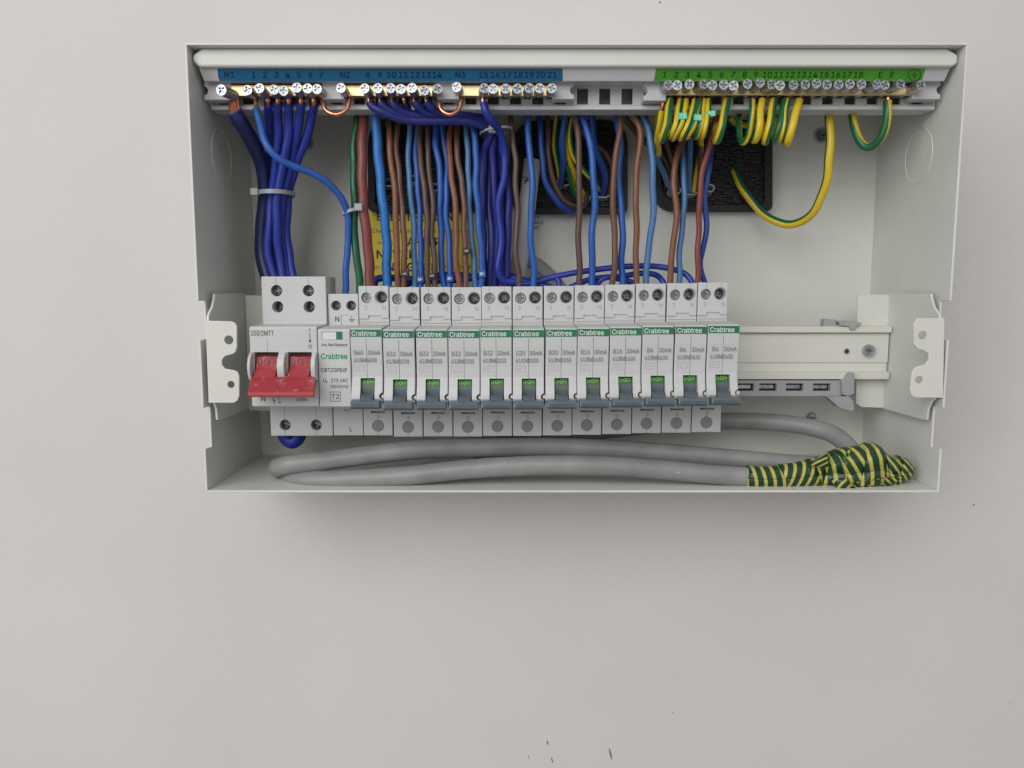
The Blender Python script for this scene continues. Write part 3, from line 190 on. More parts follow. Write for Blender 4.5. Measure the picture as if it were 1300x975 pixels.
'f':(249,[224,373,224,321,6,321,6,373,79,0,79,424,81,444,86,462,94,478,105,491,118,501,133,510,149,516,166,520,184,521,197,520,209,519,218,518,227,516,234,514,239,512,223,460,220,462,216,463,211,464,206,465,199,466,191,466,175,464,162,460,152,452,145,441,141,428,139,411,139,0],[13,15,14,13,16,15,12,16,13,12,17,16,12,18,17,11,18,12,11,19,18,11,20,19,11,21,20,10,21,11,9,23,10,23,22,10,22,21,10,8,25,9,25,24,9,24,23,9,7,27,8,27,26,8,26,25,8,7,28,27,7,29,28,6,29,7,6,30,29,6,31,30,5,31,6,5,32,31,5,33,32,4,33,5,4,34,33,2,0,3,2,1,0]),
'g':(418,[203,-148,177,-147,153,-143,132,-137,112,-129,95,-120,81,-108,68,-96,58,-82,50,-68,100,-40,105,-48,112,-56,119,-65,128,-73,139,-80,152,-87,166,-92,184,-95,203,-96,232,-93,256,-86,277,-74,293,-57,303,-34,306,-6,306,67,301,67,296,59,289,50,282,41,273,31,261,23,248,15,232,9,213,6,192,5,163,7,136,14,111,26,88,43,70,63,54,89,43,118,36,151,34,188,36,225,43,258,54,288,69,315,88,337,110,354,135,367,163,375,193,378,214,377,233,373,249,366,263,358,274,350,283,340,291,330,297,321,302,313,308,313,308,373,366,373,366,-9,364,-39,356,-66,344,-88,328,-107,309,-122,286,-134,260,-142,233,-146,201,58,223,60,242,65,259,74,273,86,285,101,295,119,302,140,306,163,307,189,306,215,302,238,295,259,286,278,274,294,259,307,243,316,223,322,201,324,179,322,160,316,143,306,128,293,116,277,107,258,100,237,96,214,95,189,96,164,100,141,107,120,116,102,128,87,143,74,160,65,179,60],[53,55,54,53,56,55,52,56,53,64,66,65,64,67,66,52,57,56,51,57,52,51,58,57,51,59,58,50,59,51,50,60,59,50,61,60,49,94,50,94,61,50,94,62,61,49,95,94,93,62,94,92,62,93,49,96,95,92,63,62,91,63,92,49,97,96,48,97,49,91,64,63,91,90,64,90,89,64,89,88,64,88,87,64,87,67,64,48,98,97,48,99,98,47,99,48,47,100,99,46,100,47,46,101,100,86,67,87,46,102,101,45,102,46,85,67,86,45,103,102,45,104,103,84,67,85,44,104,45,44,105,104,83,67,84,43,105,44,43,106,105,82,67,83,43,107,106,81,67,82,42,107,43,42,108,107,80,26,81,26,67,81,41,108,42,41,109,108,79,26,80,41,110,109,78,27,79,27,26,79,78,28,27,25,67,26,41,111,110,77,28,78,40,111,41,40,76,111,76,28,77,76,29,28,40,29,76,40,30,29,39,30,40,39,31,30,39,32,31,38,32,39,38,33,32,38,34,33,37,34,38,37,35,34,36,35,37,24,67,25,24,68,67,23,68,24,23,69,68,9,11,10,9,12,11,9,13,12,22,69,23,9,14,13,22,70,69,8,14,9,8,15,14,21,70,22,8,16,15,7,16,8,20,70,21,7,17,16,20,71,70,7,18,17,19,71,20,7,19,18,7,71,19,6,71,7,6,72,71,5,72,6,4,72,5,4,73,72,3,73,4,3,74,73,2,74,3,2,75,74,1,75,2,1,0,75]),
'h':(403,[112,223,112,0,52,0,52,500,112,500,112,283,101,283,114,314,130,338,149,356,172,368,196,375,223,378,248,376,270,371,290,362,308,350,323,334,335,315,344,293,349,266,351,236,351,0,291,0,291,231,288,258,281,281,268,299,251,313,231,321,206,323,189,322,173,318,158,312,145,303,133,292,124,278,117,262,113,243],[2,4,3,2,6,4,6,5,4,11,13,12,11,14,13,10,14,11,10,15,14,9,15,10,9,16,15,8,16,9,8,17,16,7,31,8,31,17,8,31,30,17,30,18,17,29,18,30,7,32,31,28,18,29,7,33,32,28,19,18,6,33,7,27,19,28,6,34,33,6,35,34,26,19,27,26,20,19,6,36,35,2,37,6,37,36,6,25,20,26,25,21,20,2,38,37,24,21,25,2,0,38,24,22,21,23,22,24,2,1,0]),
'i':(164,[82,435,71,437,62,440,53,447,46,455,42,464,41,475,42,485,46,495,53,503,62,510,71,513,82,515,93,513,103,510,112,503,119,495,123,485,124,475,123,464,119,455,112,447,103,440,93,437,52,0,52,373,112,373,112,0],[24,26,25,24,27,26,11,13,12,10,13,11,10,14,13,9,14,10,9,15,14,8,15,9,8,16,15,7,16,8,7,17,16,6,17,7,6,18,17,5,18,6,5,19,18,4,19,5,4,20,19,3,20,4,3,21,20,2,21,3,2,22,21,1,22,2,1,23,22,0,23,1]),
'k':(374,[108,134,108,208,118,208,280,373,354,373,181,196,174,196,52,0,52,500,112,500,112,0,289,0,145,183,188,225,366,0],[7,9,8,7,1,9,1,10,9,2,4,3,2,13,4,13,5,4,2,12,13,5,14,13,7,0,1,10,2,1,10,12,2,0,5,6,0,14,5,10,11,12,7,14,0,10,14,7,11,14,10]),
'l':(186,[137,-2,111,0,89,7,73,20,61,37,54,58,52,83,52,500,112,500,112,97,112,82,115,70,118,61,124,56,132,52,144,51,149,51,154,51,158,52,161,52,164,53,167,53,178,3,172,1,166,0,159,-1,152,-2,144,-2],[6,8,7,6,9,8,6,10,9,5,10,6,5,11,10,5,12,11,5,13,12,4,13,5,4,14,13,20,22,21,19,22,20,18,22,19,4,15,14,17,22,18,16,22,17,15,22,16,4,22,15,3,22,4,2,22,3,1,22,2,1,23,22,1,24,23,1,25,24,0,25,1,0,26,25,0,27,26]),
'm':(599,[52,0,52,373,110,373,110,290,106,290,112,309,120,326,130,340,142,352,155,362,169,370,184,375,200,378,215,380,241,377,264,368,282,355,297,336,308,315,315,290,307,290,313,307,321,323,331,337,344,350,358,360,374,368,391,375,410,378,429,380,450,378,470,373,489,365,505,354,520,340,531,323,540,302,546,278,547,251,547,0,487,0,487,249,485,274,477,293,464,307,448,317,431,323,411,325,395,324,381,320,368,314,356,306,347,297,339,285,334,272,331,258,330,243,330,0,269,0,269,255,267,275,260,292,249,306,234,316,216,323,196,325,182,324,168,320,155,315,143,307,132,297,124,284,117,270,113,253,112,234,112,0],[12,14,13,28,30,29,11,14,12,27,30,28,27,31,30,11,15,14,10,15,11,26,31,27,26,32,31,0,2,1,0,4,2,4,3,2,9,15,10,25,32,26,9,16,15,25,33,32,8,16,9,24,33,25,8,17,16,24,34,33,7,17,8,23,34,24,23,35,34,6,17,7,22,47,23,47,35,23,6,65,17,65,18,17,5,66,6,66,65,6,64,18,65,22,48,47,46,35,47,5,67,66,22,49,48,21,49,22,45,35,46,45,36,35,63,18,64,5,68,67,21,50,49,44,36,45,62,18,63,5,69,68,62,19,18,21,51,50,4,69,5,43,36,44,20,51,21,4,70,69,20,52,51,61,19,62,43,37,36,20,53,52,4,71,70,42,37,43,60,20,61,20,19,61,0,72,4,72,71,4,60,53,20,60,54,53,42,38,37,59,54,60,41,38,42,59,55,54,0,73,72,59,56,55,58,56,59,0,74,73,41,39,38,40,39,41,58,57,56,0,75,74]),
'n':(403,[112,223,112,0,52,0,52,373,110,373,110,283,101,283,114,314,130,338,149,356,172,368,196,375,223,378,248,376,270,371,290,362,308,350,323,334,335,315,344,293,349,266,351,236,351,0,291,0,291,231,288,258,281,281,268,299,251,313,231,321,206,323,189,322,173,318,158,312,145,303,133,292,124,278,117,262,113,243],[11,13,12,11,14,13,10,14,11,2,4,3,2,6,4,6,5,4,10,15,14,9,15,10,9,16,15,8,16,9,8,17,16,7,31,8,31,17,8,31,30,17,30,18,17,29,18,30,7,32,31,28,18,29,7,33,32,28,19,18,6,33,7,27,19,28,6,34,33,6,35,34,26,19,27,26,20,19,6,36,35,2,37,6,37,36,6,25,20,26,25,21,20,2,38,37,24,21,25,2,0,38,24,22,21,23,22,24,2,1,0]),
'o':(408,[204,-8,171,-5,142,3,115,16,91,34,71,57,55,84,43,114,36,148,34,184,36,221,43,255,55,286,71,313,91,335,115,354,142,367,171,375,204,378,236,375,266,367,293,354,317,335,337,313,353,286,365,255,372,221,374,184,372,148,365,114,353,84,337,57,317,34,293,16,266,3,236,-5,204,46,227,48,248,54,266,65,280,79,293,96,302,115,308,137,312,160,314,184,312,209,308,232,302,254,293,274,280,291,266,305,248,316,227,322,204,324,180,322,160,316,143,305,128,291,116,274,107,254,100,232,96,209,95,184,96,160,100,137,107,115,116,96,128,79,143,65,160,54,180,48],[17,19,18,16,19,17,16,20,19,15,20,16,15,21,20,14,21,15,14,22,21,13,22,14,13,54,22,54,23,22,13,55,54,53,23,54,13,56,55,52,23,53,13,57,56,51,23,52,12,57,13,51,24,23,12,58,57,50,24,51,12,59,58,49,24,50,11,59,12,49,25,24,11,60,59,48,25,49,10,60,11,48,26,25,10,61,60,47,26,48,10,62,61,46,26,47,46,27,26,9,62,10,9,63,62,45,27,46,8,63,9,8,64,63,44,27,45,44,28,27,8,65,64,43,28,44,43,29,28,7,65,8,7,66,65,42,29,43,7,67,66,41,29,42,6,67,7,41,30,29,6,68,67,40,30,41,5,68,6,40,31,30,5,69,68,39,31,40,5,70,69,38,31,39,4,70,5,38,32,31,4,71,70,37,32,38,4,36,71,36,32,37,4,32,36,3,32,4,3,33,32,2,33,3,2,34,33,1,34,2,1,35,34,0,35,1]),
'p':(417,[52,-140,52,373,110,373,110,314,116,314,121,322,127,330,135,340,144,349,155,358,168,366,184,373,203,377,225,378,255,375,283,367,308,354,330,337,348,314,363,288,375,257,381,223,384,186,381,148,375,114,364,83,349,56,330,34,308,16,283,3,255,-5,226,-8,204,-7,185,-3,170,4,156,12,145,21,136,31,128,40,121,49,116,58,112,58,112,-140,216,46,238,48,258,54,275,64,289,78,301,95,310,115,317,137,321,161,322,186,321,212,317,235,311,257,301,276,289,293,275,306,258,316,238,322,216,324,195,322,175,316,158,307,144,294,132,277,123,258,116,237,112,213,111,186,112,160,116,135,123,113,132,94,144,77,159,64,176,54,195,48],[12,14,13,11,14,12,11,15,14,0,2,1,0,3,2,10,15,11,10,16,15,9,16,10,8,16,9,8,17,16,7,17,8,6,17,7,6,61,17,61,18,17,5,61,6,5,62,61,60,18,61,5,63,62,59,18,60,4,63,5,4,64,63,58,18,59,58,19,18,0,4,3,0,68,4,68,67,4,67,66,4,66,65,4,65,64,4,57,19,58,56,19,57,56,20,19,55,20,56,55,21,20,54,21,55,0,69,68,53,21,54,53,22,21,0,70,69,52,22,53,0,71,70,51,22,52,51,23,22,50,23,51,0,72,71,50,24,23,49,24,50,0,73,72,48,24,49,48,25,24,0,41,73,41,74,73,47,25,48,41,75,74,47,26,25,46,26,47,41,76,75,45,26,46,41,40,76,40,77,76,0,42,41,39,77,40,45,27,26,44,27,45,39,78,77,38,78,39,43,27,44,38,43,78,38,27,43,37,27,38,37,28,27,36,28,37,35,28,36,35,29,28,34,29,35,33,29,34,33,30,29,32,30,33,32,31,30]),
'r':(255,[52,0,52,373,110,373,110,315,113,315,122,333,134,348,150,361,168,371,188,376,209,378,214,378,220,378,225,378,231,378,235,377,239,377,239,317,237,317,232,318,226,319,219,320,211,320,203,320,187,319,171,315,156,309,143,301,133,291,124,279,117,265,113,250,112,233,112,0],[9,11,10,9,12,11,9,13,12,9,14,13,9,15,14,9,16,15,9,17,16,8,17,9,0,2,1,0,3,2,7,17,8,6,17,7,5,19,6,19,18,6,18,17,6,4,23,5,23,22,5,22,21,5,21,20,5,20,19,5,4,24,23,4,25,24,0,4,3,0,31,4,31,30,4,30,29,4,29,28,4,28,27,4,27,26,4,26,25,4,0,32,31,0,33,32]),
's':(359,[179,-8,154,-7,131,-3,110,3,91,12,75,23,61,37,49,53,41,72,35,93,92,105,99,86,109,71,122,59,138,51,157,46,178,45,202,46,223,52,240,61,253,73,261,86,263,101,262,113,257,124,250,133,239,141,225,148,208,152,147,167,116,177,90,189,71,205,57,223,49,245,46,269,48,290,54,309,64,326,77,341,94,354,113,364,135,372,158,376,184,378,208,377,230,373,249,366,267,357,281,346,294,333,304,319,312,303,318,285,263,272,258,286,249,299,238,310,224,319,206,325,184,327,163,325,145,320,129,311,116,300,109,287,107,272,108,260,113,248,122,239,134,231,149,225,169,219,226,206,257,196,282,184,301,168,315,150,323,129,326,105,323,84,317,64,307,46,293,31,276,17,255,6,232,-2,207,-6],[43,45,44,43,46,45,42,46,43,42,47,46,41,47,42,41,48,47,40,48,41,40,49,48,39,49,40,39,50,49,38,50,39,38,60,50,60,51,50,38,61,60,59,51,60,37,61,38,37,62,61,58,51,59,37,63,62,57,51,58,57,52,51,37,64,63,56,52,57,36,64,37,56,53,52,36,65,64,55,53,56,35,65,36,35,66,65,54,53,55,35,67,66,34,67,35,34,68,67,34,69,68,33,69,34,33,70,69,33,71,70,33,72,71,32,72,33,32,73,72,32,74,73,31,74,32,31,75,74,30,75,31,30,76,75,29,76,30,29,77,76,28,77,29,27,77,28,27,78,77,26,78,27,25,78,26,24,78,25,24,79,78,23,79,24,22,79,23,9,11,10,22,80,79,21,80,22,8,11,9,20,80,21,8,12,11,20,81,80,19,81,20,7,12,8,7,13,12,19,82,81,18,82,19,7,14,13,6,14,7,17,82,18,6,15,14,16,82,17,16,83,82,6,16,15,6,83,16,5,83,6,5,84,83,4,84,5,4,85,84,3,85,4,3,86,85,2,86,3,2,87,86,1,87,2,1,0,87]),
't':(223,[200,373,200,321,6,321,6,373,64,463,124,463,124,96,125,81,128,69,134,60,142,54,153,50,167,49,172,49,176,50,182,50,188,51,193,52,198,53,209,2,203,0,196,-2,189,-3,181,-3,173,-4,165,-4,136,-1,111,7,90,21,76,40,67,63,64,91],[31,5,4,31,6,5,2,0,3,2,1,0,31,7,6,30,7,31,30,8,7,30,9,8,29,9,30,29,10,9,29,11,10,17,19,18,16,19,17,15,19,16,29,12,11,14,19,15,13,19,14,12,19,13,29,19,12,28,19,29,27,19,28,26,19,27,26,20,19,26,21,20,25,21,26,25,22,21,25,23,22,25,24,23]),
'u':(403,[179,-5,155,-3,133,2,113,11,95,23,80,38,68,58,59,80,53,107,52,137,52,373,112,373,112,142,114,115,122,92,135,74,152,60,172,52,197,49,214,51,230,54,245,61,258,70,269,81,279,95,285,111,290,130,291,150,291,373,351,373,351,0,293,0,293,90,302,90,289,59,272,34,253,17,230,5,206,-3],[9,11,10,9,12,11,27,29,28,27,30,29,26,30,27,9,13,12,8,13,9,25,33,26,33,30,26,8,14,13,24,33,25,7,14,8,23,32,24,32,33,24,7,15,14,23,34,32,34,31,32,34,30,33,22,34,23,6,15,7,6,16,15,21,34,22,20,34,21,6,17,16,20,35,34,31,30,34,5,17,6,19,35,20,5,18,17,18,35,19,5,35,18,4,35,5,4,36,35,3,36,4,3,37,36,2,37,3,2,38,37,1,38,2,1,0,38]),
'w':(557,[135,0,22,373,86,373,131,210,138,187,144,161,151,134,158,105,165,74,172,41,162,41,169,73,176,103,182,132,189,160,196,186,203,210,248,373,311,373,355,210,362,186,368,160,375,133,382,105,389,74,395,41,385,41,392,73,399,104,406,133,413,160,420,186,426,210,472,373,535,373,422,0,362,0,313,169,309,186,304,204,299,221,295,239,290,257,286,276,281,294,276,313,272,332,286,332,281,313,277,294,272,276,267,257,263,239,258,221,253,203,249,186,244,169,195,0],[0,2,1,0,3,2,16,46,17,46,18,17,46,47,18,47,19,18,32,34,33,32,35,34,16,45,46,48,19,47,49,44,48,44,19,48,16,49,45,49,44,45,16,50,49,43,19,44,16,51,50,42,19,43,16,52,51,41,19,42,40,19,41,16,53,52,39,19,40,16,54,53,0,4,3,15,54,16,39,20,19,31,35,32,38,20,39,15,55,54,0,5,4,37,20,38,37,21,20,30,35,31,15,56,55,14,56,15,14,57,56,36,21,37,0,6,5,36,22,21,29,35,30,13,57,14,0,7,6,36,23,22,28,35,29,12,57,13,0,8,7,36,24,23,27,35,28,11,57,12,0,10,8,10,9,8,36,26,24,26,25,24,26,35,27,10,57,11,0,57,10,36,35,26]),
'y':(383,[47,-136,60,-84,70,-86,81,-88,92,-88,102,-87,111,-85,120,-80,128,-73,135,-63,142,-50,148,-35,160,-1,17,373,83,373,162,152,170,130,177,107,184,85,189,63,196,42,202,20,181,20,187,42,193,63,199,85,205,108,212,130,220,152,300,373,365,373,201,-57,193,-75,184,-91,173,-105,162,-117,150,-126,137,-133,122,-139,107,-142,90,-143,80,-142,71,-142,63,-141,56,-139,51,-138],[12,14,13,12,15,14,28,30,29,28,31,30,12,16,15,27,31,28,26,31,27,12,17,16,25,21,26,21,31,26,12,18,17,24,21,25,12,19,18,23,20,24,20,21,24,12,23,19,23,20,19,12,22,23,12,21,22,12,31,21,11,31,12,10,31,11,9,31,10,9,32,31,8,32,9,7,32,8,7,33,32,6,33,7,0,2,1,5,33,6,0,3,2,4,33,5,0,4,3,0,33,4,0,34,33,0,35,34,0,36,35,0,37,36,0,38,37,45,38,0,44,38,45,44,39,38,43,39,44,42,39,43,42,40,39,41,40,42]),
'z':(374,[41,0,41,45,250,314,250,317,47,317,47,373,327,373,327,325,124,59,124,55,333,55,333,0],[4,6,5,4,7,6,4,3,7,3,2,7,2,8,7,1,8,2,1,9,8,1,10,9,1,11,10,0,11,1]),
'·':(193,[96,193,85,194,74,199,65,206,57,215,53,226,51,238,53,249,57,260,65,269,74,277,85,281,96,283,108,281,119,277,128,269,135,260,140,249,141,238,140,226,135,215,128,206,119,199,108,194],[11,13,12,10,13,11,10,14,13,9,14,10,9,15,14,8,15,9,8,16,15,7,16,8,7,17,16,6,17,7,6,18,17,5,18,6,5,19,18,4,19,5,4,20,19,3,20,4,3,21,20,2,21,3,2,22,21,1,22,2,1,23,22,0,23,1])}
_text_cache = {}
def text_mesh(s, bold):                                          # capital height 0.73, centred on x, mid-height at y = 0
    if (s, bold) in _text_cache: return _text_cache[(s, bold)]
    V, F, x = [], [], 0
    for ch in s:
        if ch == ' ': x += 180; continue
        adv, co, tr = GLYPH[ch]; n = len(V); pts = [Vector((co[i]+x, co[i+1], 0)) for i in range(0, len(co), 2)]
        tris = [tuple(tr[i:i+3]) for i in range(0, len(tr), 3)]
        if bold:
            ed = {}
            for t in tris:
                a, b, c = (pts[k] for k in t)
                if (b-a).cross(c-a).z < 0: t = t[::-1]
                for p, q in ((t[0], t[1]), (t[1], t[2]), (t[2], t[0])): ed[(p, q)] = 1
            nor = [Vector((0, 0, 0)) for _ in pts]
            for (p, q) in ed:
                if (q, p) not in ed:
                    d = (pts[q]-pts[p]); w = Vector((d.y, -d.x, 0)).normalized(); nor[p] += w; nor[q] += w
            pts = [p+m_.normalized()*bold*1000 if m_.length > 1e-6 else p for p, m_ in zip(pts, nor)]
        V += pts; F += [tuple(n+i for i in t) for t in tris]; x += adv
    x0 = min(v.x for v in V); x1 = max(v.x for v in V); k = 0.73/500
    V = [Vector(((v.x-(x0+x1)/2)*k, (v.y-250)*k, 0)) for v in V]
    _text_cache[(s, bold)] = (V, F); return V, F
class MB:
    def __init__(self):
        self.bm = bmesh.new(); self.uv = self.bm.loops.layers.uv.new('UVMap')
    def add(self, verts, faces, uvs=None, mi=0):
        vs = [self.bm.verts.new(v) for v in verts]; out = []
        for i, f in enumerate(faces):
            try: fc = self.bm.faces.new([vs[j] for j in f])
            except ValueError: continue
            fc.material_index = mi; out.append(fc)
            if uvs:
                for l, u in zip(fc.loops, uvs[i]): l[self.uv].uv = u
        return out
    def box(self, x0, x1, h0, h1, z0, z1, mi=0):
        v = [(x, -h, z) for x in (x0, x1) for h in (h0, h1) for z in (z0, z1)]
        self.add(v, [(0,1,3,2),(4,6,7,5),(0,4,5,1),(2,3,7,6),(0,2,6,4),(1,5,7,3)], mi=mi); return self
    def prism_x(self, prof, x0, x1, mi=0):                       # prof: (h, z)
        n = len(prof); v = [(x0, -h, z) for h, z in prof]+[(x1, -h, z) for h, z in prof]
        self.add(v, [tuple(range(n)), tuple(range(2*n-1, n-1, -1))]+[(i, (i+1) % n, n+(i+1) % n, n+i) for i in range(n)], mi=mi); return self
    def plate(self, outline, holes, h0, h1, mi=0):               # outline, holes: lists of (x, z)
        loops = [outline]+list(holes); flat = [p for l in loops for p in l]
        tris = tessellate_polygon([[Vector((p[0], p[1], 0)) for p in l] for l in loops]); n = len(flat)
        v = [(p[0], -h1, p[1]) for p in flat]+[(p[0], -h0, p[1]) for p in flat]
        f = [tuple(t) for t in tris]+[tuple(n+i for i in reversed(t)) for t in tris]; k = 0
        for l in loops:
            m = len(l); f += [(k+i, k+(i+1) % m, n+k+(i+1) % m, n+k+i) for i in range(m)]; k += m
        self.add(v, f, mi=mi); return self
    def cyl(self, cx, cz, h0, h1, r, n=20, r1=None, mi=0, rot=0):
        r1 = r if r1 is None else r1
        v = [(cx+r*math.cos(2*math.pi*i/n+rot), -h0, cz+r*math.sin(2*math.pi*i/n+rot)) for i in range(n)]
        v += [(cx+r1*math.cos(2*math.pi*i/n+rot), -h1, cz+r1*math.sin(2*math.pi*i/n+rot)) for i in range(n)]
        self.add(v, [tuple(range(n-1, -1, -1)), tuple(range(n, 2*n))]+[(i, (i+1) % n, n+(i+1) % n, n+i) for i in range(n)], mi=mi); return self
    def ring(self, cx, cz, r0, r1, h0, h1, n=40, mi=0):
        v = []; f = []
        for i in range(n):
            a = 2*math.pi*i/n; c, s = math.cos(a), math.sin(a)
            v += [(cx+r0*c, -h0, cz+r0*s), (cx+r1*c, -h0, cz+r1*s), (cx+r1*c, -h1, cz+r1*s), (cx+r0*c, -h1, cz+r0*s)]
            j = (i+1) % n
            f += [(4*i+k, 4*i+(k+1) % 4, 4*j+(k+1) % 4, 4*j+k) for k in range(4)]
        self.add(v, f, mi=mi); return self
    def tube(self, pts, r, n=12, phase=0.0, twist=0.0, flat=None, rf=None, close=False, caps=True, mi=0):
        m = len(pts); T = []
        for i in range(m):
            a = pts[(i-1) % m] if (i or close) else pts[0]; b = pts[(i+1) % m] if (i < m-1 or close) else pts[-1]
            T.append((b-a).normalized())
        ref = Vector((0, -1, 0)); ref = (ref-T[0]*ref.dot(T[0]))
        if ref.length < 0.1: ref = Vector((1, 0, 0)); ref = ref-T[0]*ref.dot(T[0])
        N = ref.normalized(); v = []; L = 0; Ls = [0]
        rings = []
        for i in range(m):
            if i: N = (N-T[i]*N.dot(T[i])).normalized(); L += (pts[i]-pts[i-1]).length; Ls.append(L)
            B = T[i].cross(N); rr = r*(rf(i/(m-1), 0) if rf else 1)
            for k in range(n):
                a = 2*math.pi*k/n; q = rr*(rf(i/(m-1), a)/rf(i/(m-1), 0) if rf else 1)
                fa, fb = (flat if flat else (1, 1)); v.append(pts[i]+N*math.cos(a)*q*fa+B*math.sin(a)*q*fb)
        f = []; uvs = []
        for i in range(m if close else m-1):
            j = (i+1) % m
            for k in range(n):
                k2 = (k+1) % n; f.append((i*n+k, i*n+k2, j*n+k2, j*n+k))
                la = Ls[i]; lb = Ls[j] if j else L
                uvs.append([(la, k/n+phase+twist*la), (la, (k+1)/n+phase+twist*la), (lb, (k+1)/n+phase+twist*lb), (lb, k/n+phase+twist*lb)])
        if caps and not close:
            f.append(tuple(range(n-1, -1, -1))); uvs.append([(0, phase+0.5)]*n); f.append(tuple((m-1)*n+k for k in range(n))); uvs.append([(0, phase+0.5)]*n)
        self.add(v, f, uvs, mi=mi); return self
    def text(self, s, x, z, h, cap, wide=None, italic=0.0, rot=0.0, bold=0.012, mi=0):
        vs, fs = text_mesh(s, bold); k = cap/0.73
        if wide:
            w = max(v.x for v in vs)-min(v.x for v in vs); kx = wide/w if w > 0 else k
        else: kx = k
        cz = 0.0
        c, q = math.cos(rot), math.sin(rot); out = []
        for v in vs:
            a, b = v.x*kx+v.y*k*italic, (v.y-cz)*k
            out.append((x+a*c-b*q, -h, z+a*q+b*c))
        self.add(out, fs, mi=mi); return self
    def build(self, name, mat, parent=None, org=None, bevel=0, seg=2, angle=35, fix=True, mesh_only=False):
        org = org if org is not None else (ORG[parent.name] if parent is not None else Vector((0, 0, 0)))
        if fix: bmesh.ops.recalc_face_normals(self.bm, faces=self.bm.faces[:])
        for v in self.bm.verts: v.co = (v.co-org)*MM
        for f in self.bm.faces: f.smooth = True
        me = bpy.data.meshes.new(name); self.bm.to_mesh(me); self.bm.free()
        for m in (mat if isinstance(mat, (list, tuple)) else [mat]): me.materials.append(m)
        try: me.set_sharp_from_angle(angle=math.radians(angle))
        except Exception: pass
        if mesh_only: return me
        o = bpy.data.objects.new(name, me); COL.objects.link(o)
        if parent is not None: o.parent = parent
        else: o.location = org*MM
        ORG[o.name] = org
        if bevel:
            b = o.modifiers.new('bevel', 'BEVEL'); b.width = bevel*MM; b.segments = seg; b.limit_method = 'ANGLE'; b.angle_limit = math.radians(40); b.harden_normals = True
        return o
ORG = {}
def tag(o, label=None, cat=None, group=None, kind=None):
    if label: o['label'] = label
    if cat: o['category'] = cat
    if group: o['group'] = group
    if kind: o['kind'] = kind
    return o
def root(name, loc, label, cat, group=None):
    o = bpy.data.objects.new(name, None); o.empty_display_size = 0.01; COL.objects.link(o); o.location = loc*MM; ORG[o.name] = loc.copy()
    return tag(o, label, cat, group)
def bake(o):                                                     # freeze modifiers into the mesh
    dg = bpy.context.evaluated_depsgraph_get(); me = bpy.data.meshes.new_from_object(o.evaluated_get(dg)); old = o.data
    o.modifiers.clear(); o.data = me; bpy.data.meshes.remove(old); me.name = o.name
def carve(o, cutters):
    cs = []
    for mb in cutters:
        c = mb.build('cutter', M_white, org=ORG[o.name]); c.location = o.location if o.parent is None else o.parent.location; cs.append(c)
        m = o.modifiers.new('cut', 'BOOLEAN'); m.operation = 'DIFFERENCE'; m.solver = 'EXACT'; m.object = c
    bake(o)
    for c in cs: bpy.data.objects.remove(c)
    for p in o.data.polygons: p.use_smooth = False
    try: o.data.attributes.remove(o.data.attributes['custom_normal'])
    except Exception: pass
def circle(cx, cz, r, n=20): return [(cx+r*math.cos(2*math.pi*i/n), cz+r*math.sin(2*math.pi*i/n)) for i in range(n)]
def rect(x0, x1, z0, z1): return [(x0, z0), (x1, z0), (x1, z1), (x0, z1)]
def spline(P, step=1.2):
    if len(P) == 2: return [P[0].lerp(P[1], i/8) for i in range(9)]
    Q = [P[0]*2-P[1]]+list(P)+[P[-1]*2-P[-2]]; out = []
    for i in range(1, len(Q)-2):
        a, b, c, d = Q[i-1:i+3]; t0 = 0; t1 = t0+max((b-a).length, 1e-3)**0.5; t2 = t1+max((c-b).length, 1e-3)**0.5; t3 = t2+max((d-c).length, 1e-3)**0.5
        n = max(3, int((c-b).length/step))
        for k in range(n):
            t = t1+(t2-t1)*k/n
            A1 = a*((t1-t)/(t1-t0))+b*((t-t0)/(t1-t0)); A2 = b*((t2-t)/(t2-t1))+c*((t-t1)/(t2-t1)); A3 = c*((t3-t)/(t3-t2))+d*((t-t2)/(t3-t2))
            B1 = A1*((t2-t)/(t2-t0))+A2*((t-t0)/(t2-t0)); B2 = A2*((t3-t)/(t3-t1))+A3*((t-t1)/(t3-t1))
            out.append(B1*((t2-t)/(t2-t1))+B2*((t-t1)/(t2-t1)))
    out.append(P[-1].copy()); return out
def path(pts): return spline([W(*p) for p in pts])

# ================================================================== THE SETTING: wall
mb = MB(); mb.plate(rect(-2200, 2200, -1500, 1500), [], -60, 0)
wall = tag(mb.build('wall', M_wall), 'smooth pale warm grey painted wall behind the consumer unit', None, None, 'structure')
for (px, py, l, w, a) in ((695, 943, 3.2, 1.3, 95), (671, 961, 3.6, 0.5, 105), (701, 965, 5.2, 1.1, 105), (775, 957, 9.5, 1.5, 101), (854, 905, 0.9, 0.8, 0),
                          (1236, 641, 1.8, 1.4, 20), (838, 3, 1.6, 1.3, 0), (1283, 893, 0.7, 0.6, 0)):
    c = W(px, py, 0); a = math.radians(-a if a else 0); pts = []
    for i in range(14):
        t = 2*math.pi*i/14; q = random.uniform(.8, 1.15); u, v = l/2*math.cos(t)*q, w/2*math.sin(t)*q
        pts.append((c.x+u*math.cos(a)-v*math.sin(a), c.z-u*math.sin(a)*-1*-1+v*math.cos(a)))
    MB().plate(pts, [], -0.5, 0.08).build('scuff', M_scuff, wall)

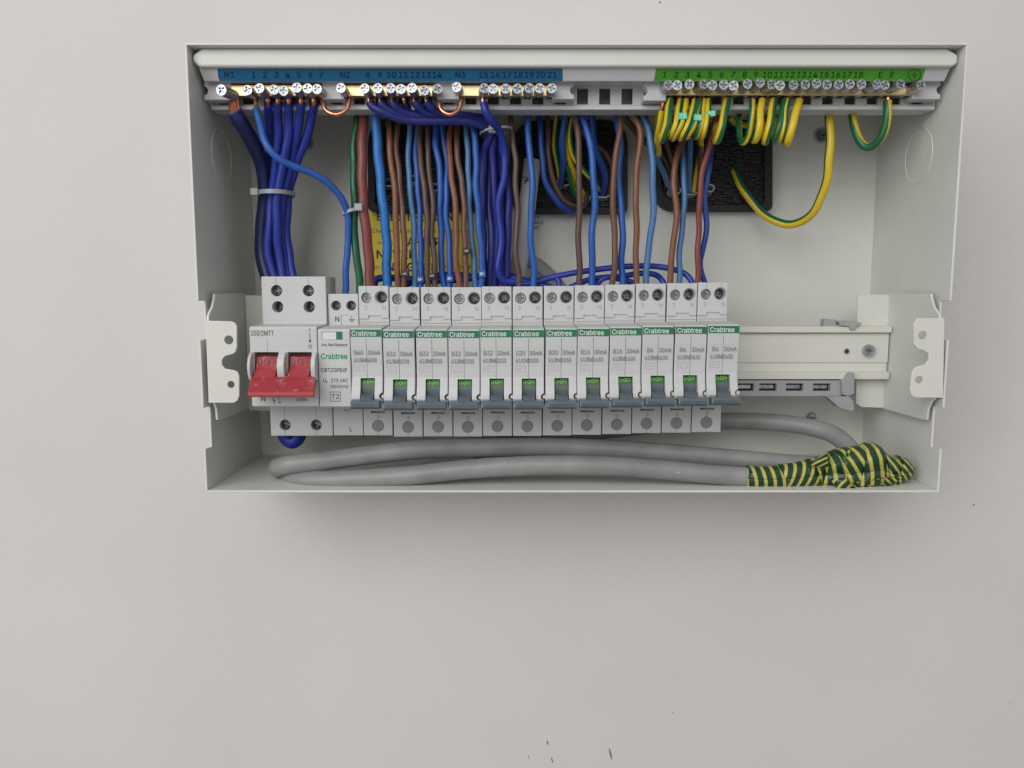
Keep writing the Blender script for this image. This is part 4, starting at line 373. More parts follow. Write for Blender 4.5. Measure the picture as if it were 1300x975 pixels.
# ================================================================== ENCLOSURE
XL, XR, ZT, ZB, HF, TH = -171.4, 238.9, Z(54, 98), Z(625.5, 98), 98.0, 1.3
enc = root('consumer_unit_enclosure', Vector((33, 0, ZB)), 'open cream steel consumer unit box fixed to the pale wall, cover removed', 'electrical box')
kx_c = lambda px, py: W(px, py, 1.5)
HOLES = [(388, 180, 5.0), (1043, 172, 5.0), (1030, 530, 4.4)]
back = MB().plate(rect(XL+TH, XR-TH, ZB+TH, ZT-TH), [circle(W(a, b, 1.5).x, W(a, b, 1.5).z, 2.2, 14) for a, b, r in HOLES], 0.3, 1.6).build('back_panel', M_coat, enc)
for a, b, r in HOLES:
    c = W(a, b, 2); q = 1.0
    s = MB().ring(c.x, c.z, 3.4, r, 1.4, 2.3, 26).build('washer', M_clip if b < 300 else M_coat2, enc, bevel=0.2)
    MB().cyl(c.x, c.z, 1.3, 3.6, 3.3, 20, 2.6).box(c.x-2.2, c.x+2.2, 3.5, 3.65, c.z-.35, c.z+.35, mi=1).build('fixing_screw', [M_dsteel, M_dark], enc)
MB().prism_x([(0, ZT), (HF, ZT), (HF, ZT-TH), (0, ZT-TH)], XL, XR).build('top_panel', M_coat, enc, bevel=0.35)
MB().prism_x([(0, ZB), (HF, ZB), (HF, ZB+TH), (0, ZB+TH)], XL, XR).build('bottom_panel', M_coat, enc, bevel=0.35)
def side_profile():
    y = lambda py, h: Z(py, h)
    return [(0, ZB+TH), (HF, ZB+TH), (HF, y(570, HF)), (HF-9.5, y(567, HF-9.5)), (HF-9.5, y(519, HF)), (HF, y(518, HF)),
            (HF, y(432, HF)), (HF-9.5, y(431, HF)), (HF-9.5, y(382, HF)), (HF, y(382, HF)), (HF, ZT-TH), (0, ZT-TH)]
for sx, x0, x1 in ((-1, XL, XL+TH), (1, XR-TH, XR)):
    sp_ = MB().prism_x(side_profile(), x0, x1).build('side_panel', M_coat, enc, bevel=0.35)
    # round knock-outs pressed into the side walls
    xin = x1 if sx < 0 else x0; kc = (54 if sx < 0 else 55, Z(200, 50)); pts = []
    for i in range(49):
        a = 2*math.pi*i/48; pts.append(Vector((xin-sx*0.02, -(kc[0]+15.5*math.cos(a)), kc[1]+15.5*math.sin(a))))
    MB().tube(pts[:-1], 0.28, 6, close=True).build('knockout', M_coat, enc)
# folded hinge beam along the top
P = lambda px, py, h=93: (X(px, py, h), Z(py, h))
beam = [P(256, 60.5), P(1203, 60.5), P(1217, 69), P(1217, 80), P(1209, 85), P(252, 85), P(244, 77), P(244, 69)]
b_ = MB().plate(beam, [], 80, 93).build('top_beam', M_coat, enc, bevel=2.4, seg=4)
# rail brackets: plate at the back, arm forward, flange with holes at the front
def bracket(side):
    a = MB(); hb = 38.0; xa = -166.8 if side < 0 else 234.6; t = 1.4; xo, xi = (xa, xa+t) if side < 0 else (xa-t, xa)
    prof = [(hb, Z(372, hb)), (86, Z(373, 86)), (87.5, Z(380, 87.5)), (90.5, Z(390, 90.5)), (96, Z(399, 96)), (97, Z(404, 97)), (97, Z(506, 97)), (94, Z(510, 94)), (91, Z(519, 91)),
            (90, Z(533, 90)), (86, Z(533, 86)), (hb, Z(519, hb))]
    MB().prism_x(prof, xo, xi).build('bracket_arm', M_coat, enc, bevel=0.3)
    if side > 0:
        o = [(1164, 404), (1199, 404), (1197, 505), (1163, 505), (1157, 502), (1155, 495), (1157, 474), (1160, 468), (1165, 465), (1174, 463), (1178.5, 457), (1178.5, 449), (1173, 445), (1165, 443), (1160, 437), (1159.5, 411)]
        hs = [(1170.5, 425.5, 2.4), (1166, 482, 2.2)]
        bp = [(1092, 374), (1131, 374), (1129, 518), (1094, 517), (1087, 512), (1087, 480), (1089, 376)]
    else:
        o = [(261, 407), (294, 408), (299, 410), (301, 415), (301, 441), (299, 447), (294, 450), (286, 452), (282, 457), (282, 463), (286, 468), (297, 470), (302, 472), (304, 478), (304, 502), (302, 508), (297, 511.5), (265, 511.5)]
        hs = [(290.7, 431.5, 2.5), (293.5, 488, 2.0)]
        bp = [(311, 375), (345, 375), (345, 522), (316, 521)]
    MB().plate([(X(x, y, 98), Z(y, 98)) for x, y in o], [], 97, 98.4).build('bracket_flange', M_coat2, enc, bevel=0.35)
    fl = [q for q in enc.children if q.name.startswith('bracket_flange')][-1]; bake(fl); carve(fl, [MB().cyl(X(x, y, 98), Z(y, 98), 90, 105, r, 22) for x, y, r in hs])
    MB().plate([(X(x, y, hb), Z(y, hb)) for x, y in bp], [], hb-1.4, hb).build('bracket_plate', M_coat2, enc, bevel=0.3)
bracket(-1); bracket(1)
# mounting rail
xr1 = X(1127, 445, 42); HR = 42.0
rp = [(38.2, Z(481.5, 46)), (46, Z(481.5, 46)), (46, Z(473, 46)), (HR, Z(471, HR)), (HR, Z(461, HR)), (HR+0.8, Z(460, HR+.8)), (HR+0.8, Z(424, HR+.8)), (HR, Z(423, HR)), (46, Z(422, 46)), (46, Z(414.5, 46)), (38.2, Z(414.5, 46))]
rail = MB().prism_x(rp, -160, xr1).build('mounting_rail', M_coat2, enc, bevel=0.6, seg=2)
c = W(1075, 446, 43); MB().ring(c.x, c.z, 1.3, 2.0, 42.5, 43.1, 20).cyl(c.x, c.z, 42.6, 42.9, 1.5, 16, mi=1).build('pilot_hole', [M_clip, M_dark], rail)
# pan head screw with a star recess
def star(cx, cz, r, w, n=4, rot=0.3):
    pts = []
    for i in range(n):
        a = 2*math.pi*i/n+rot; ca, sa = math.cos(a), math.sin(a)
        pts += [(cx+r*ca+w*sa, cz+r*sa-w*ca), (cx+r*ca-w*sa, cz+r*sa+w*ca)]
        b = a+math.pi/n; pts.append((cx+w*1.35*math.cos(b), cz+w*1.35*math.sin(b)))
    return pts
def screw_mesh(name, r, length, rec=0.66, w=0.2, depth=1.3, n=22):
    m = MB(); cap = circle(0, 0, r, n)
    m.cyl(0, 0, 0, length-depth, r, n)
    m.plate([(x*.99, z*.99) for x, z in cap], [star(0, 0, r*rec, r*w)], length-depth+.02, length-.25)
    m.ring(0, 0, r*.86, r*.99, length-.3, length, n)
    m.cyl(0, 0, length-depth+0.02, length-depth+.1, r*rec*1.05, n, mi=1)
    return m.build(name, [M_steel, M_steel2], mesh_only=True, org=Vector((0, 0, 0)))
SCREW = screw_mesh('screw', 2.58, 9.5, rec=.72, w=.25); BIGSCREW = screw_mesh('rail_screw', 3.6, 3.2, depth=1.3); LSCREW = screw_mesh('long_screw', 2.9, 14.0)
TSCREW = screw_mesh('terminal_screw', 2.75, 5.0); TSCREW.materials[0] = M_dsteel; DSCREW = TSCREW.copy(); DSCREW.name = 'sunk_screw'; DSCREW.materials[0] = M_kscrew
def put(me, name, parent, p, rot=0.0, tilt=(0, 0), label=None):
    o = bpy.data.objects.new(name, me); COL.objects.link(o); o.parent = parent
    o.location = (Vector(p)-ORG[parent.name])*MM; o.rotation_euler = (tilt[0], rot, tilt[1]); return o
c = W(1104, 445, 46); put(BIGSCREW, 'rail_screw', rail, (c.x, -42.8, c.z), 0.5)

# slotted grey busbar strip under the rail, with its clips
bs = root('busbar_strip', W(1000, 503, 40), 'grey slotted busbar strip under the mounting rail, right of the last breaker', 'busbar')
x0, x1 = 126.4, X(1069, 492, 46); zt, zb = Z(483, 46), Z(503, 46); hs = []; inner = MB()
for px in (946, 975, 1009, 1043.5):
    a, b = X(px-11, 491, 46), X(px+11, 491, 46); hs.append(rect(max(a, x0+.6), b, Z(496.5, 46), Z(487, 46)))
    inner.box(max(a, x0+.6)+.8, b-.8, 41, 42.5, Z(494, 46), Z(489.5, 46))
MB().plate(rect(x0, x1, zb, zt), hs, 42.2, 46).build('strip_body', M_clip, bs, bevel=0.25)
MB().box(x0, x1, 39.6, 41, zb, zt).build('strip_back', M_dark, bs)
inner.build('contact', M_dsteel, bs)
pl = lambda L, h: [(X(x, y, h), Z(y, h)) for x, y in L]
MB().plate(pl([(1069, 484), (1074, 481), (1078, 474), (1085, 473), (1085, 500), (1077, 503), (1070, 501)], 50), [], 40, 50).build('clip', M_clip, bs, bevel=0.5)
MB().plate(pl([(1050, 504), (1070, 503.5), (1078, 503), (1084, 509), (1085, 521), (1078, 522), (1064, 517)], 50), [], 42, 50).build('clip', M_clip, bs, bevel=0.5)
tc2 = root('rail_clip', W(1075, 414, 44), 'small grey plastic clip on the top edge of the rail, right end', 'clip')
MB().plate(pl([(1047, 405), (1062, 406), (1062, 415), (1046, 415)], 45), [], 38.4, 45).build('clip_tab', M_clip, tc2, bevel=0.4)
MB().plate(pl([(1065, 408), (1080, 407.5), (1094, 410), (1093, 413), (1087, 415), (1086, 419), (1080, 419), (1077, 414.6), (1066, 413)], 47), [], 38.4, 47.5).build('clip_lever', M_clip, tc2, bevel=0.4)

# ================================================================== TERMINAL TRAY
tray = root('terminal_tray', W(720, 139, 74), 'long pale grey tray across the top holding the blue and green terminal labels', 'terminal holder')
# label ledge: sloping prism
lp = [(84, Z(103.5, 84)), (86.3, Z(103.5, 86.3)), (90, Z(86, 90)), (89.2, Z(84, 89.2)), (80, Z(84, 80)), (70, Z(100, 70)), (70, Z(103.5, 84))]
def hat(py):                                                     # h of the sloping label face at picture row py
    t = (py-86)/(103.5-86); return 90-3.7*t
v = []
def pt(px, py, off=0): return W(px, py, hat(py)+off)
xa, xb = X(252, 86, 90), X(1207, 86, 90); xa2, xb2 = X(259, 103.5, 86.3), X(1199, 103.5, 86.3)
m = MB(); n = len(lp); vv = []
for s, (p, q) in ((0, (xa, xa2)), (1, (xb, xb2))):
    for i, (h, z) in enumerate(lp):
        x = p if i in (2, 3, 4) else q; vv.append((x, -h, z))
m.add(vv, [tuple(range(n)), tuple(range(2*n-1, n-1, -1))]+[(i, (i+1) % n, n+(i+1) % n, n+i) for i in range(n)])
m.build('label_ledge', M_grey, tray, bevel=0.5)
hs = []; px = 285.0
zt, zb = Z(104, 72), Z(139, 72)
for k in range(32):
    c = 286+28.35*k
    if c > 1185: break
    hs.append(rect(X(c-7, 122, 72), X(c+7, 122, 72), Z(132.5, 72), Z(112, 72)))
MB().plate([(X(266, 104, 72), zt), (X(266, 132, 72), Z(132, 72)), (X(268, 139, 72), zb), (X(1187, 139, 72), zb), (X(1190, 104, 72), zt)], hs, 69.5, 72).build('slotted_plate', M_grey, tray, bevel=0.25)
MB().prism_x([(60, Z(134, 74)), (74.2, Z(134, 74)), (74.2, Z(139.5, 74)), (60, Z(139.5, 74))], X(268, 136, 74), X(1187, 136, 74)).build('bottom_lip', M_grey, tray, bevel=0.5)
MB().box(X(268, 120, 62), X(1185, 120, 62), 58, 60, Z(139, 62), Z(104, 70)).build('tray_back', M_clip, tray)
def block(a, b, y0, y1, h=81.0, notch=0):
    o = [(X(a, y1, h), Z(y1, h)), (X(b, y1, h), Z(y1, h)), (X(b, y0, h), Z(y0, h)), (X(a, y0, h), Z(y0, h))]
    if notch:
        xx = o[0][0] if notch < 0 else o[1][0]; cz = (Z(y0, h)+Z(y1, h))/2; arc = []
        for i in range(9):
            t = -math.pi/2+math.pi*i/8; arc.append((xx-notch*2.2*math.cos(t)*1.0, cz+2.4*math.sin(t)))
        if notch > 0: o = [o[0], o[1]]+arc+[o[2], o[3]]
        else: o = [o[0], o[1], o[2], o[3]]+arc[::-1]
    MB().plate(o, [], 72, h).build('holder_block', M_grey, tray, bevel=0.5)
block(259, 293, 103, 127, notch=-1); block(409, 437, 103, 126); block(555, 583, 103, 126); block(701, 729, 103, 126, notch=1)
block(817, 846, 103, 128, notch=-1); block(1158, 1194, 102, 126, notch=1)
# printed labels on the ledge, following its slope
def slope_patch(corners, name, mat, off):
    return MB().add and (lambda m: (m.add([pt(x, y, off) for x, y in corners], [tuple(range(len(corners)))]), m.build(name, mat, tray, fix=False))[1])(MB())
bl = slope_patch([(276, 86.8), (714, 86.8), (714.5, 102), (713, 103), (279, 103), (277, 98)][::-1], 'blue_label', M_blabel, 0.12)
gl = slope_patch([(833, 86.8), (1175, 86.8), (1170, 103), (830, 103)][::-1], 'green_label', M_glabel, 0.12)
def ledge_text(items, mat, parent, italic, w):
    m = MB(); slope = None
    for s, px in items:
        c = pt(px, 94.8, .2); vs, fs = text_mesh(s, 0.014); k = 3.1/0.73
        d = (pt(px, 90, .2)-pt(px, 100, .2)).normalized()
        cc = 0.0
        m.add([c+Vector((v.x*k*w+(v.y-cc)*k*italic, 0, 0))+d*(v.y-cc)*k for v in vs], fs)
    return m.build('lettering', mat, parent, fix=False)
NL = [('N1', 291), ('N2', 438), ('N3', 584.5)]+list(zip('1234567', (322, 336.5, 351, 365, 379.5, 394, 408)))+\
     list(zip(('8', '9', '10', '11', '12', '13', '14'), (467, 482, 497, 512, 527, 541, 555)))+list(zip(('15', '16', '17', '18', '19', '20', '21'), (614, 629, 643.5, 658, 672, 686.5, 701)))
ledge_text(NL, M_bprint, bl, 0, 1.0)
GL = [(str(i+1), 844+14.47*i) for i in range(18)]+[('E', 1118), ('E', 1132.5)]
gt = ledge_text(GL, M_dgprint, gl, 0.18, 1.0)
m = MB(); c = pt(1161, 95, .22); d = (pt(1161, 90, .2)-pt(1161, 100, .2)).normalized()
def strip(m, c, d, a, b, w, hz):                               # a short bar in the sloping plane
    for (p, q, r, s) in ((a, b, w, hz),): m.add([c+Vector((p-r/2, 0, 0))+d*(q-s/2), c+Vector((p+r/2, 0, 0))+d*(q-s/2), c+Vector((p+r/2, 0, 0))+d*(q+s/2), c+Vector((p-r/2, 0, 0))+d*(q+s/2)], [(0, 1, 2, 3)])
for i in range(28):
    a0, a1 = 2*math.pi*i/28, 2*math.pi*(i+1)/28
    m.add([c+Vector((r*math.cos(a), 0, 0))+d*r*math.sin(a) for r, a in ((3.1, a0), (3.5, a0), (3.5, a1), (3.1, a1))], [(0, 1, 2, 3)])
strip(m, c, d, 0, 1.1, .35, 2.0); strip(m, c, d, 0, 0, 3.6, .35); strip(m, c, d, 0, -.9, 2.4, .35); strip(m, c, d, 0, -1.8, 1.2, .35)
m.build('earth_symbol', M_dgprint, gl, fix=False)

# brass bars
def bar(name, a, b, y0, y1, label, cat, screws, group, h0=73, h1=80.5, first_long=None):
    r_ = root(name, W((a+b)/2, y1, 76), label, cat, group)
    xa, xb = X(a, y1, h1), X(b, y1, h1)
    o = MB().prism_x([(h0, Z(y1, h1)), (h1, Z(y1, h1)), (h1, Z(y0, h1)), (h0, Z(y0, h1))], xa, xb).build('bar', M_brass, r_, bevel=0.35)
    # mouth of each wire hole on the underside
    hm = MB()
    for i, s in enumerate(screws):
        px, py = s[:2]; head = (94.5 if (first_long and i in first_long) else 89.8) if len(s) < 3 else s[2]
        me = LSCREW if (first_long and i in first_long) else SCREW; ln = 14.0 if me is LSCREW else 9.5
        c = W(px, py, head)
        put(me, 'screw', r_, (c.x, -(head-ln), c.z), random.uniform(0, 1.5), (random.uniform(-.13, .09), random.uniform(-.1, .1)))
        if 84 < head: hm.box(c.x-1.9, c.x+1.9, 74.2, 79.2, Z(y1, h1)-.06, Z(y1, h1)+.4)
    hm.build('wire_hole', M_dark, r_)
    return r_
bar('neutral_bar', 291, 409, 107.5, 122, 'brass neutral bar under the N1 mark, holding the thickest blue cable', 'terminal bar',
    [(285, 113)]+[(x, 114+dy) for x, dy in ((315, 0), (330, 0), (345, 0), (360, 0), (375, -1), (390, 0), (403.5, -1))], 'neutral terminal bars', first_long=(0,))
bar('neutral_bar', 437, 557, 107.5, 122, 'middle brass neutral bar under the N2 mark, with bare copper links at both ends', 'terminal bar',
    [(433, 112)]+[(x, 113) for x in (464.5, 479, 494, 508.5, 523.5, 538, 552)], 'neutral terminal bars', first_long=())
bar('neutral_bar', 584, 704, 107.5, 122, 'brass neutral bar under the N3 mark, mostly without wires', 'terminal bar',
    [(581, 110)]+[(x, 112) for x in (612, 626.5, 641, 655.5, 670, 684.5, 700)], 'neutral terminal bars', first_long=())
bar('earth_bar', 843, 1160, 108, 121, 'long brass earth bar under the green label, full of green and yellow wires', 'terminal bar',
    [(846.5+14.55*i, 107.5+0.6*math.sin(i*2.1)) for i in range(18)]+[(1112, 106, 91), (1124, 110, 87.5), (1140, 107.5), (1167, 109)], None)

# ================================================================== BREAKERS
BW = 17.22
zt = Z(363, 71); zn = Z(517, 97)
def body_profile(top=363, termh=71, ledge=411, nose_top=416.5, lowh=65, low=553, nose_bot=517, nose=None):
    n = nose or [(96.2, nose_top-0.2), (97, nose_top+1), (96.6, 440), (95.6, 465), (95.6, 478), (96.6, 490), (98.4, 501), (98.8, 506), (98.2, 509), (96, 511), (95, nose_bot)]
    zb_ = Z(nose_bot, 95)
    return [(47.5, Z(top, termh)), (termh, Z(top, termh)), (termh, Z(ledge, termh))]+[(h, Z(y, h)) for h, y in n]+[(lowh, zb_), (lowh, Z(low, lowh)), (47.5, Z(low, lowh))]
org = Vector((0, -47.5, Z(553, 65)))
proto = root('circuit_breaker', org, 'x', 'circuit breaker', 'circuit breakers in a row on the rail')
body = MB().prism_x(body_profile(), 0.0, BW).build('body', M_white, proto, bevel=0.45, seg=2)
bake(body)
zh = Z(378, 71)
cut1 = MB().cyl(4.5, zh, 62, 75, 3.1, 24); cut2 = MB().cyl(13.0, zh+.2, 60, 70.1, 3.3, 24).cyl(13.0, zh+.2, 70.1, 75, 3.5, 24, 4.6)
cut2b = MB().cyl(13.0, zh+.2, 70, 72, 3.3, 24, 4.6)
slot = MB().box(4.9, 12.9, 84, 112, Z(520, 96), Z(480, 96))
groove = MB().box(BW/2-.12, BW/2+.12, 94.6, 100, Z(482, 96), Z(430, 96.5))
gr2 = MB().box(4.4, 4.65, 70.6, 72, zh+3.0, zt+1).box(13, 13.25, 70.6, 72, zh+4.5, zt+1)
step = MB().plate([(-1, Z(404.5, 71)), (5.2, Z(404.5, 71)), (5.2, Z(400.5, 71)), (13, Z(400.5, 71)), (13, Z(403.5, 71)), (19, Z(403.5, 71)), (19, Z(412.5, 71)), (-1, Z(412.5, 71))][::-1], [], 70.1, 74)
led = MB().plate([(0.9, Z(409.6, 71)), (16.6, Z(409.6, 71)), (16.6, Z(409.1, 71)), (0.9, Z(409.1, 71))], [], 69.4, 71)
rim = MB().cyl(0, Z(503, 98), 92, 110, 1.9, 18); rim2 = MB().cyl(BW, Z(503, 98), 92, 110, 1.9, 18)
capc = MB().cyl(BW/2, Z(540.5, 65), 64.3, 68, 3.55, 26)
lslot = MB().box(4.6, 13, 62, 68, Z(524.2, 65), Z(521.6, 65))
lg = MB().box(BW/2-.12, BW/2+.12, 64.4, 68, Z(533, 65), Z(526, 65)); lg2 = MB().box(BW/2-.12, BW/2+.12, 64.4, 68, Z(554, 65), Z(548, 65))
carve(body, [cut1, cut2, cut2b, slot, groove, gr2, step, led, rim, rim2, capc, lslot, lg, lg2])
put(TSCREW, 'terminal_screw', proto, (4.5, -63.2, zh), 0.4); 
ns = screw_mesh('deep_screw', 2.9, 2.6); ns.materials[0] = M_kscrew
put(ns, 'terminal_screw', proto, (13.0, -60.2, zh+.2), 0.9)
MB().cyl(BW/2, Z(540.5, 65), 63.5, 64.9, 3.35, 26).build('terminal_cap', M_cap, proto, bevel=0.15)
hh = lambda py: 97-(py-417)*0.4/23
ls = MB(); ls.box(0.25, BW-.25, 96.0, 97.12, Z(427.3, 97), Z(418.3, 97)); lstrip = ls.build('label_strip', M_green, proto)
MB().text('Crabtree', 7.6, Z(423, 97), 97.2, 2.55, wide=13.4, bold=0.012).build('lettering', M_wprint, lstrip, fix=False)
m = MB(); m.text('2', 4.0, Z(390.5, 71), 71.06, 2.3); m.text('N', 14.6, Z(390.5, 71), 71.06, 2.3); m.text('1', BW/2+.6, Z(528.5, 65), 65.06, 2.0)
m.build('terminal_numbers', M_fprint, proto, fix=False)
MB().cyl(BW+.2, Z(503.5, 98), 90, 97.3, 1.35, 16, 1.1).build('joining_pin', M_white, proto, bevel=.2)
# toggle
cz, chh, R = Z(494, 92), 84.5, 10.2
arc = [(chh+R*math.cos(t), cz+R*math.sin(t)) for t in [math.radians(-50+i*125/14) for i in range(15)]]
MB().prism_x(arc+[(80, cz+6), (80, cz-6)], 5.2, 12.6).build('toggle_drum', M_toggle, proto, bevel=0.15)
arcg = [(chh+(R+.12)*math.cos(t), cz+(R+.12)*math.sin(t)) for t in [math.radians(12+i*60/8) for i in range(9)]]
tm = MB().prism_x(arcg+[(86, cz+5), (86, cz+2)], 5.3, 12.5).build('toggle_mark', M_tgreen, proto)
a = math.radians(26); ox, oz = chh+(R+.2)*math.cos(a), cz+(R+.2)*math.sin(a)
vs, fs = text_mesh('O·OFF', 0.02); m = MB(); w = max(v.x for v in vs)-min(v.x for v in vs); kx, kz = 6.4/w, 2.2/.73
m.add([(8.9+v.x*kx, -(ox-(v.y*kz)*math.sin(a)+.05), oz+v.y*kz*math.cos(a)) for v in vs], fs); m.build('lettering', M_lgreen, tm, fix=False)
hp = [(94, Z(500, 94)), (97.5, Z(501, 97.5)), (101.5, Z(507.5, 101.5)), (104.5, Z(509, 104.5)), (106.2, Z(513, 106.2)), (106.4, Z(517.5, 106.4)), (104.8, Z(519.2, 104.8)), (99.4, Z(518.5, 99.4)), (96, Z(510, 97)), (92, Z(506, 92))]
neck = MB().prism_x(hp[:3]+[(101, Z(512, 101)), (93, Z(508, 93))], 5.5, 12.3).build('toggle_neck', M_toggle, proto, bevel=0.2)
m = MB().prism_x([(99.4, Z(509, 99.4))]+hp[2:8], 0.9, 16.7)
th = m.build('toggle_handle', M_toggle, proto, bevel=0.35)
carve_g = []
bake(th)
carve(th, [MB().box(1.8, 15.8, 105.6, 108, Z(513.8+1.6*i, 106.3), Z(513.3+1.6*i, 106.3)) for i in range(3)])

PITCH, X0 = 17.75, -88.3
RAT = [('B40', '61/BM4030'), ('B32', '61/BM3230'), ('B32', '61/BM3230'), ('B32', '61/BM3230'), ('B32', '61/BM3230'), ('C20', '61/CM2030'), ('B20', '61/BM2030'),
       ('B16', '61/BM1630'), ('B16', '61/BM1630'), ('B6', '61/BM0630'), ('B6', '61/BM0630'), ('B6', '61/BM0630')]
ZOFF = [0.0, -0.75, -0.6, -0.7, -0.3, -0.3, 0.0, 0.35, 0.75, 1.3, 1.6, 2.0]
BL = ['B40 breaker at the left end of the row, fed by the thickest wires',
      'B32 breaker next to the B40, with two brown and two blue wires on top',
      'B32 breaker third from the left, second of the four marked B32',
      'B32 breaker fourth from the left, its brown wire marked high up',
      'last B32 breaker, without brown wires on top, beside the C20',
      'only breaker marked C20, with one brown and one blue wire on top',
      'only breaker marked B20, right of the C20 one and unwired on top',
      'B16 breaker next to the B20, with straight brown and blue wires',
      'second B16 breaker, directly left of the three marked B6',
      'first B6 breaker, right beside the second B16 one',
      'middle one of the three breakers marked B6',
      'B6 breaker at the right end of the row beside the bare rail']
kids = [c for c in bpy.data.objects if c.parent == proto]
def copy_tree(o, parent):
    c = o.copy(); COL.objects.link(c); c.parent = parent; ORG[c.name] = ORG.get(o.name, ORG[proto.name])
    for ch in [q for q in ALL if q.parent == o]: copy_tree(ch, c)
    return c
ALL = [o for o in bpy.data.objects]
for i in range(12):
    x = X0+PITCH*i+random.uniform(-.1, .1)+.1; z = ZOFF[i]
    r_ = proto if i == 0 else copy_tree(proto, None)
    r_.location = (org+Vector((x, random.uniform(-.25, .25), z)))*MM; r_.rotation_euler = (0, random.uniform(-.003, .003), random.uniform(-.004, .004)); r_['label'] = BL[i]
for i in range(12):
    r_ = bpy.data.objects['circuit_breaker' if i == 0 else 'circuit_breaker.%03d' % i]
    m = MB(); a, b = RAT[i]
    m.text(a, 4.3, Z(447.5, 96.4), 96.58, 2.35, wide=4.9 if len(a) == 3 else 3.4); m.text('30mA', 12.6, Z(447.5, 96.4), 96.58, 2.35, wide=7.0, bold=0.014)
    m.text(b, 7.8, Z(457, 96.1), 96.28, 2.2, wide=12.4)
    ORG[r_.name] = org
    m.build('rating_print', M_gprint, r_, fix=False)
    m = MB(); zc = Z(467.5, 95.7); h = 95.72
    for q in (rect(1.6, 7.0, zc+1.5, zc+1.65), rect(1.6, 7.0, zc-1.65, zc-1.5), rect(1.6, 1.75, zc-1.5, zc+1.5), rect(6.85, 7.0, zc-1.5, zc+1.5), rect(2.6, 6.0, zc+.3, zc+.45), rect(2.6, 4.8, zc-.6, zc-.45)):
        m.plate(q, [], h-.2, h)
    m.build('pictogram', M_fprint, r_)

# ================================================================== SURGE PROTECTOR
s0, s1 = -106.3, -88.75
so = Vector((s0, -47.5, Z(553, 65)))
spd = root('surge_protector', so, 'narrow surge protector marked T2 between the red main switch and the breakers', 'surge protector')
nose = [(96.2, 417.5), (97, 419), (97, 516), (96, 517)]
sb = MB().prism_x(body_profile(top=373, ledge=412.5, nose=nose, nose_bot=517), s0, s1).build('body', M_white, spd, bevel=0.4); bake(sb)
zh = Z(388, 71)
carve(sb, [MB().cyl(s0+4.6, zh, 62, 75, 2.9, 22), MB().cyl(s0+13.4, zh, 62, 75, 2.9, 22), MB().box(s0+2.2, s0+13.6, 96.2, 99, Z(431.5, 97), Z(421, 97)),
           MB().plate([(s0+7.4, Z(413, 71)), (s0+7.8, Z(413, 71)), (s0+7.8, Z(400.3, 71)), (s0+11.8, Z(400.3, 71)), (s0+11.8, Z(399.7, 71)), (s0+7.4, Z(399.7, 71))][::-1], [], 70.5, 73),
           MB().box(s0+6.5, s0+10.5, 64, 68, Z(521.4, 65), Z(520, 65))])
for dx in (4.6, 13.4): put(ns, 'terminal_screw', spd, (s0+dx, -62.6, zh), dx)
MB().box(s0+2.4, s0+10, 96.3, 96.6, Z(431, 97), Z(421.6, 97)).build('status_window', M_wlabel, spd)
MB().box(s0+10, s0+13.4, 96.3, 96.55, Z(431, 97), Z(421.6, 97)).build('status_flag', M_green, spd)
m = MB(); cx = (s0+s1)/2
m.text('Any Red Replace', cx+0.2, Z(437.7, 97), 97.06, 1.5, wide=14.2); m.text('CRT2SPD/P', cx-.3, Z(469.8, 97), 97.06, 2.1, wide=14.3)
m.text('U', s0+3.1, Z(483, 97), 97.06, 1.9); m.text('c', s0+4.4, Z(484.5, 97), 97.06, 1.2); m.text('275 VAC', s0+11.3, Z(483, 97), 97.06, 1.95, wide=9.4); m.text('(50/60 Hz)', s0+11.2, Z(490.5, 97), 97.06, 1.7, wide=9.8)
m.text('T2', cx, Z(503.5, 97), 97.06, 2.6, bold=0.01)
for q in (rect(cx-2.9, cx+2.9, Z(509.7, 97), Z(509, 97)), rect(cx-2.9, cx+2.9, Z(498, 97), Z(497.3, 97)), rect(cx-2.9, cx-2.65, Z(509, 97), Z(498, 97)), rect(cx+2.65, cx+2.9, Z(509, 97), Z(498, 97))): m.plate(q, [], 96.8, 97.05)
m.text('N', s0+5.2, Z(405, 71), 71.06, 2.9)
ex, ez = s0+13.6, Z(405, 71)
for q in (rect(ex-.15, ex+.15, ez-.2, ez+1.9), rect(ex-1.9, ex+1.9, ez-.4, ez-.1), rect(ex-1.3, ex+1.3, ez-1.1, ez-.8), rect(ex-.7, ex+.7, ez-1.8, ez-1.5)): m.plate(q, [], 70.8, 71.05)
m.text('L', s0+10.3, Z(545, 65), 65.06, 2.6); m.build('lettering', M_black, spd)
MB().text('Crabtree', cx, Z(452.3, 97), 97.06, 3.0, wide=14.6, bold=0.02).build('logo_lettering', M_logo, spd, fix=False)

# ================================================================== MAIN SWITCH
m0, m1 = -143.7, -106.7; n1 = -105.6
ms = root('main_switch', Vector((m0, -47.5, Z(553, 66))), 'double width main switch with a wide dusty red handle', 'main switch')
def flat_prof(top, th_, led, nt_, nb, lo, lh):
    return [(47.5, Z(top, th_)), (th_, Z(top, th_)), (th_, Z(led, th_)), (96, Z(nt_-.5, 97)), (97, Z(nt_+.6, 97)), (97, Z(nb-1, 97)), (96.2, Z(nb, 97)), (lh, Z(nb, 97)), (lh, Z(lo, lh)), (47.5, Z(lo, lh))]
mbody = MB().prism_x(flat_prof(351, 73, 411, 415, 516.5, 553.5, 65.5), m0, m1).build('body', M_white, ms, bevel=0.5); bake(mbody)
hx = [W(351, 369, 73), W(391.5, 369, 73), W(352.5, 389.5, 73), W(392.5, 389.5, 73)]; lx = [W(362, 539.5, 65.5), W(401.5, 539.5, 65.5)]
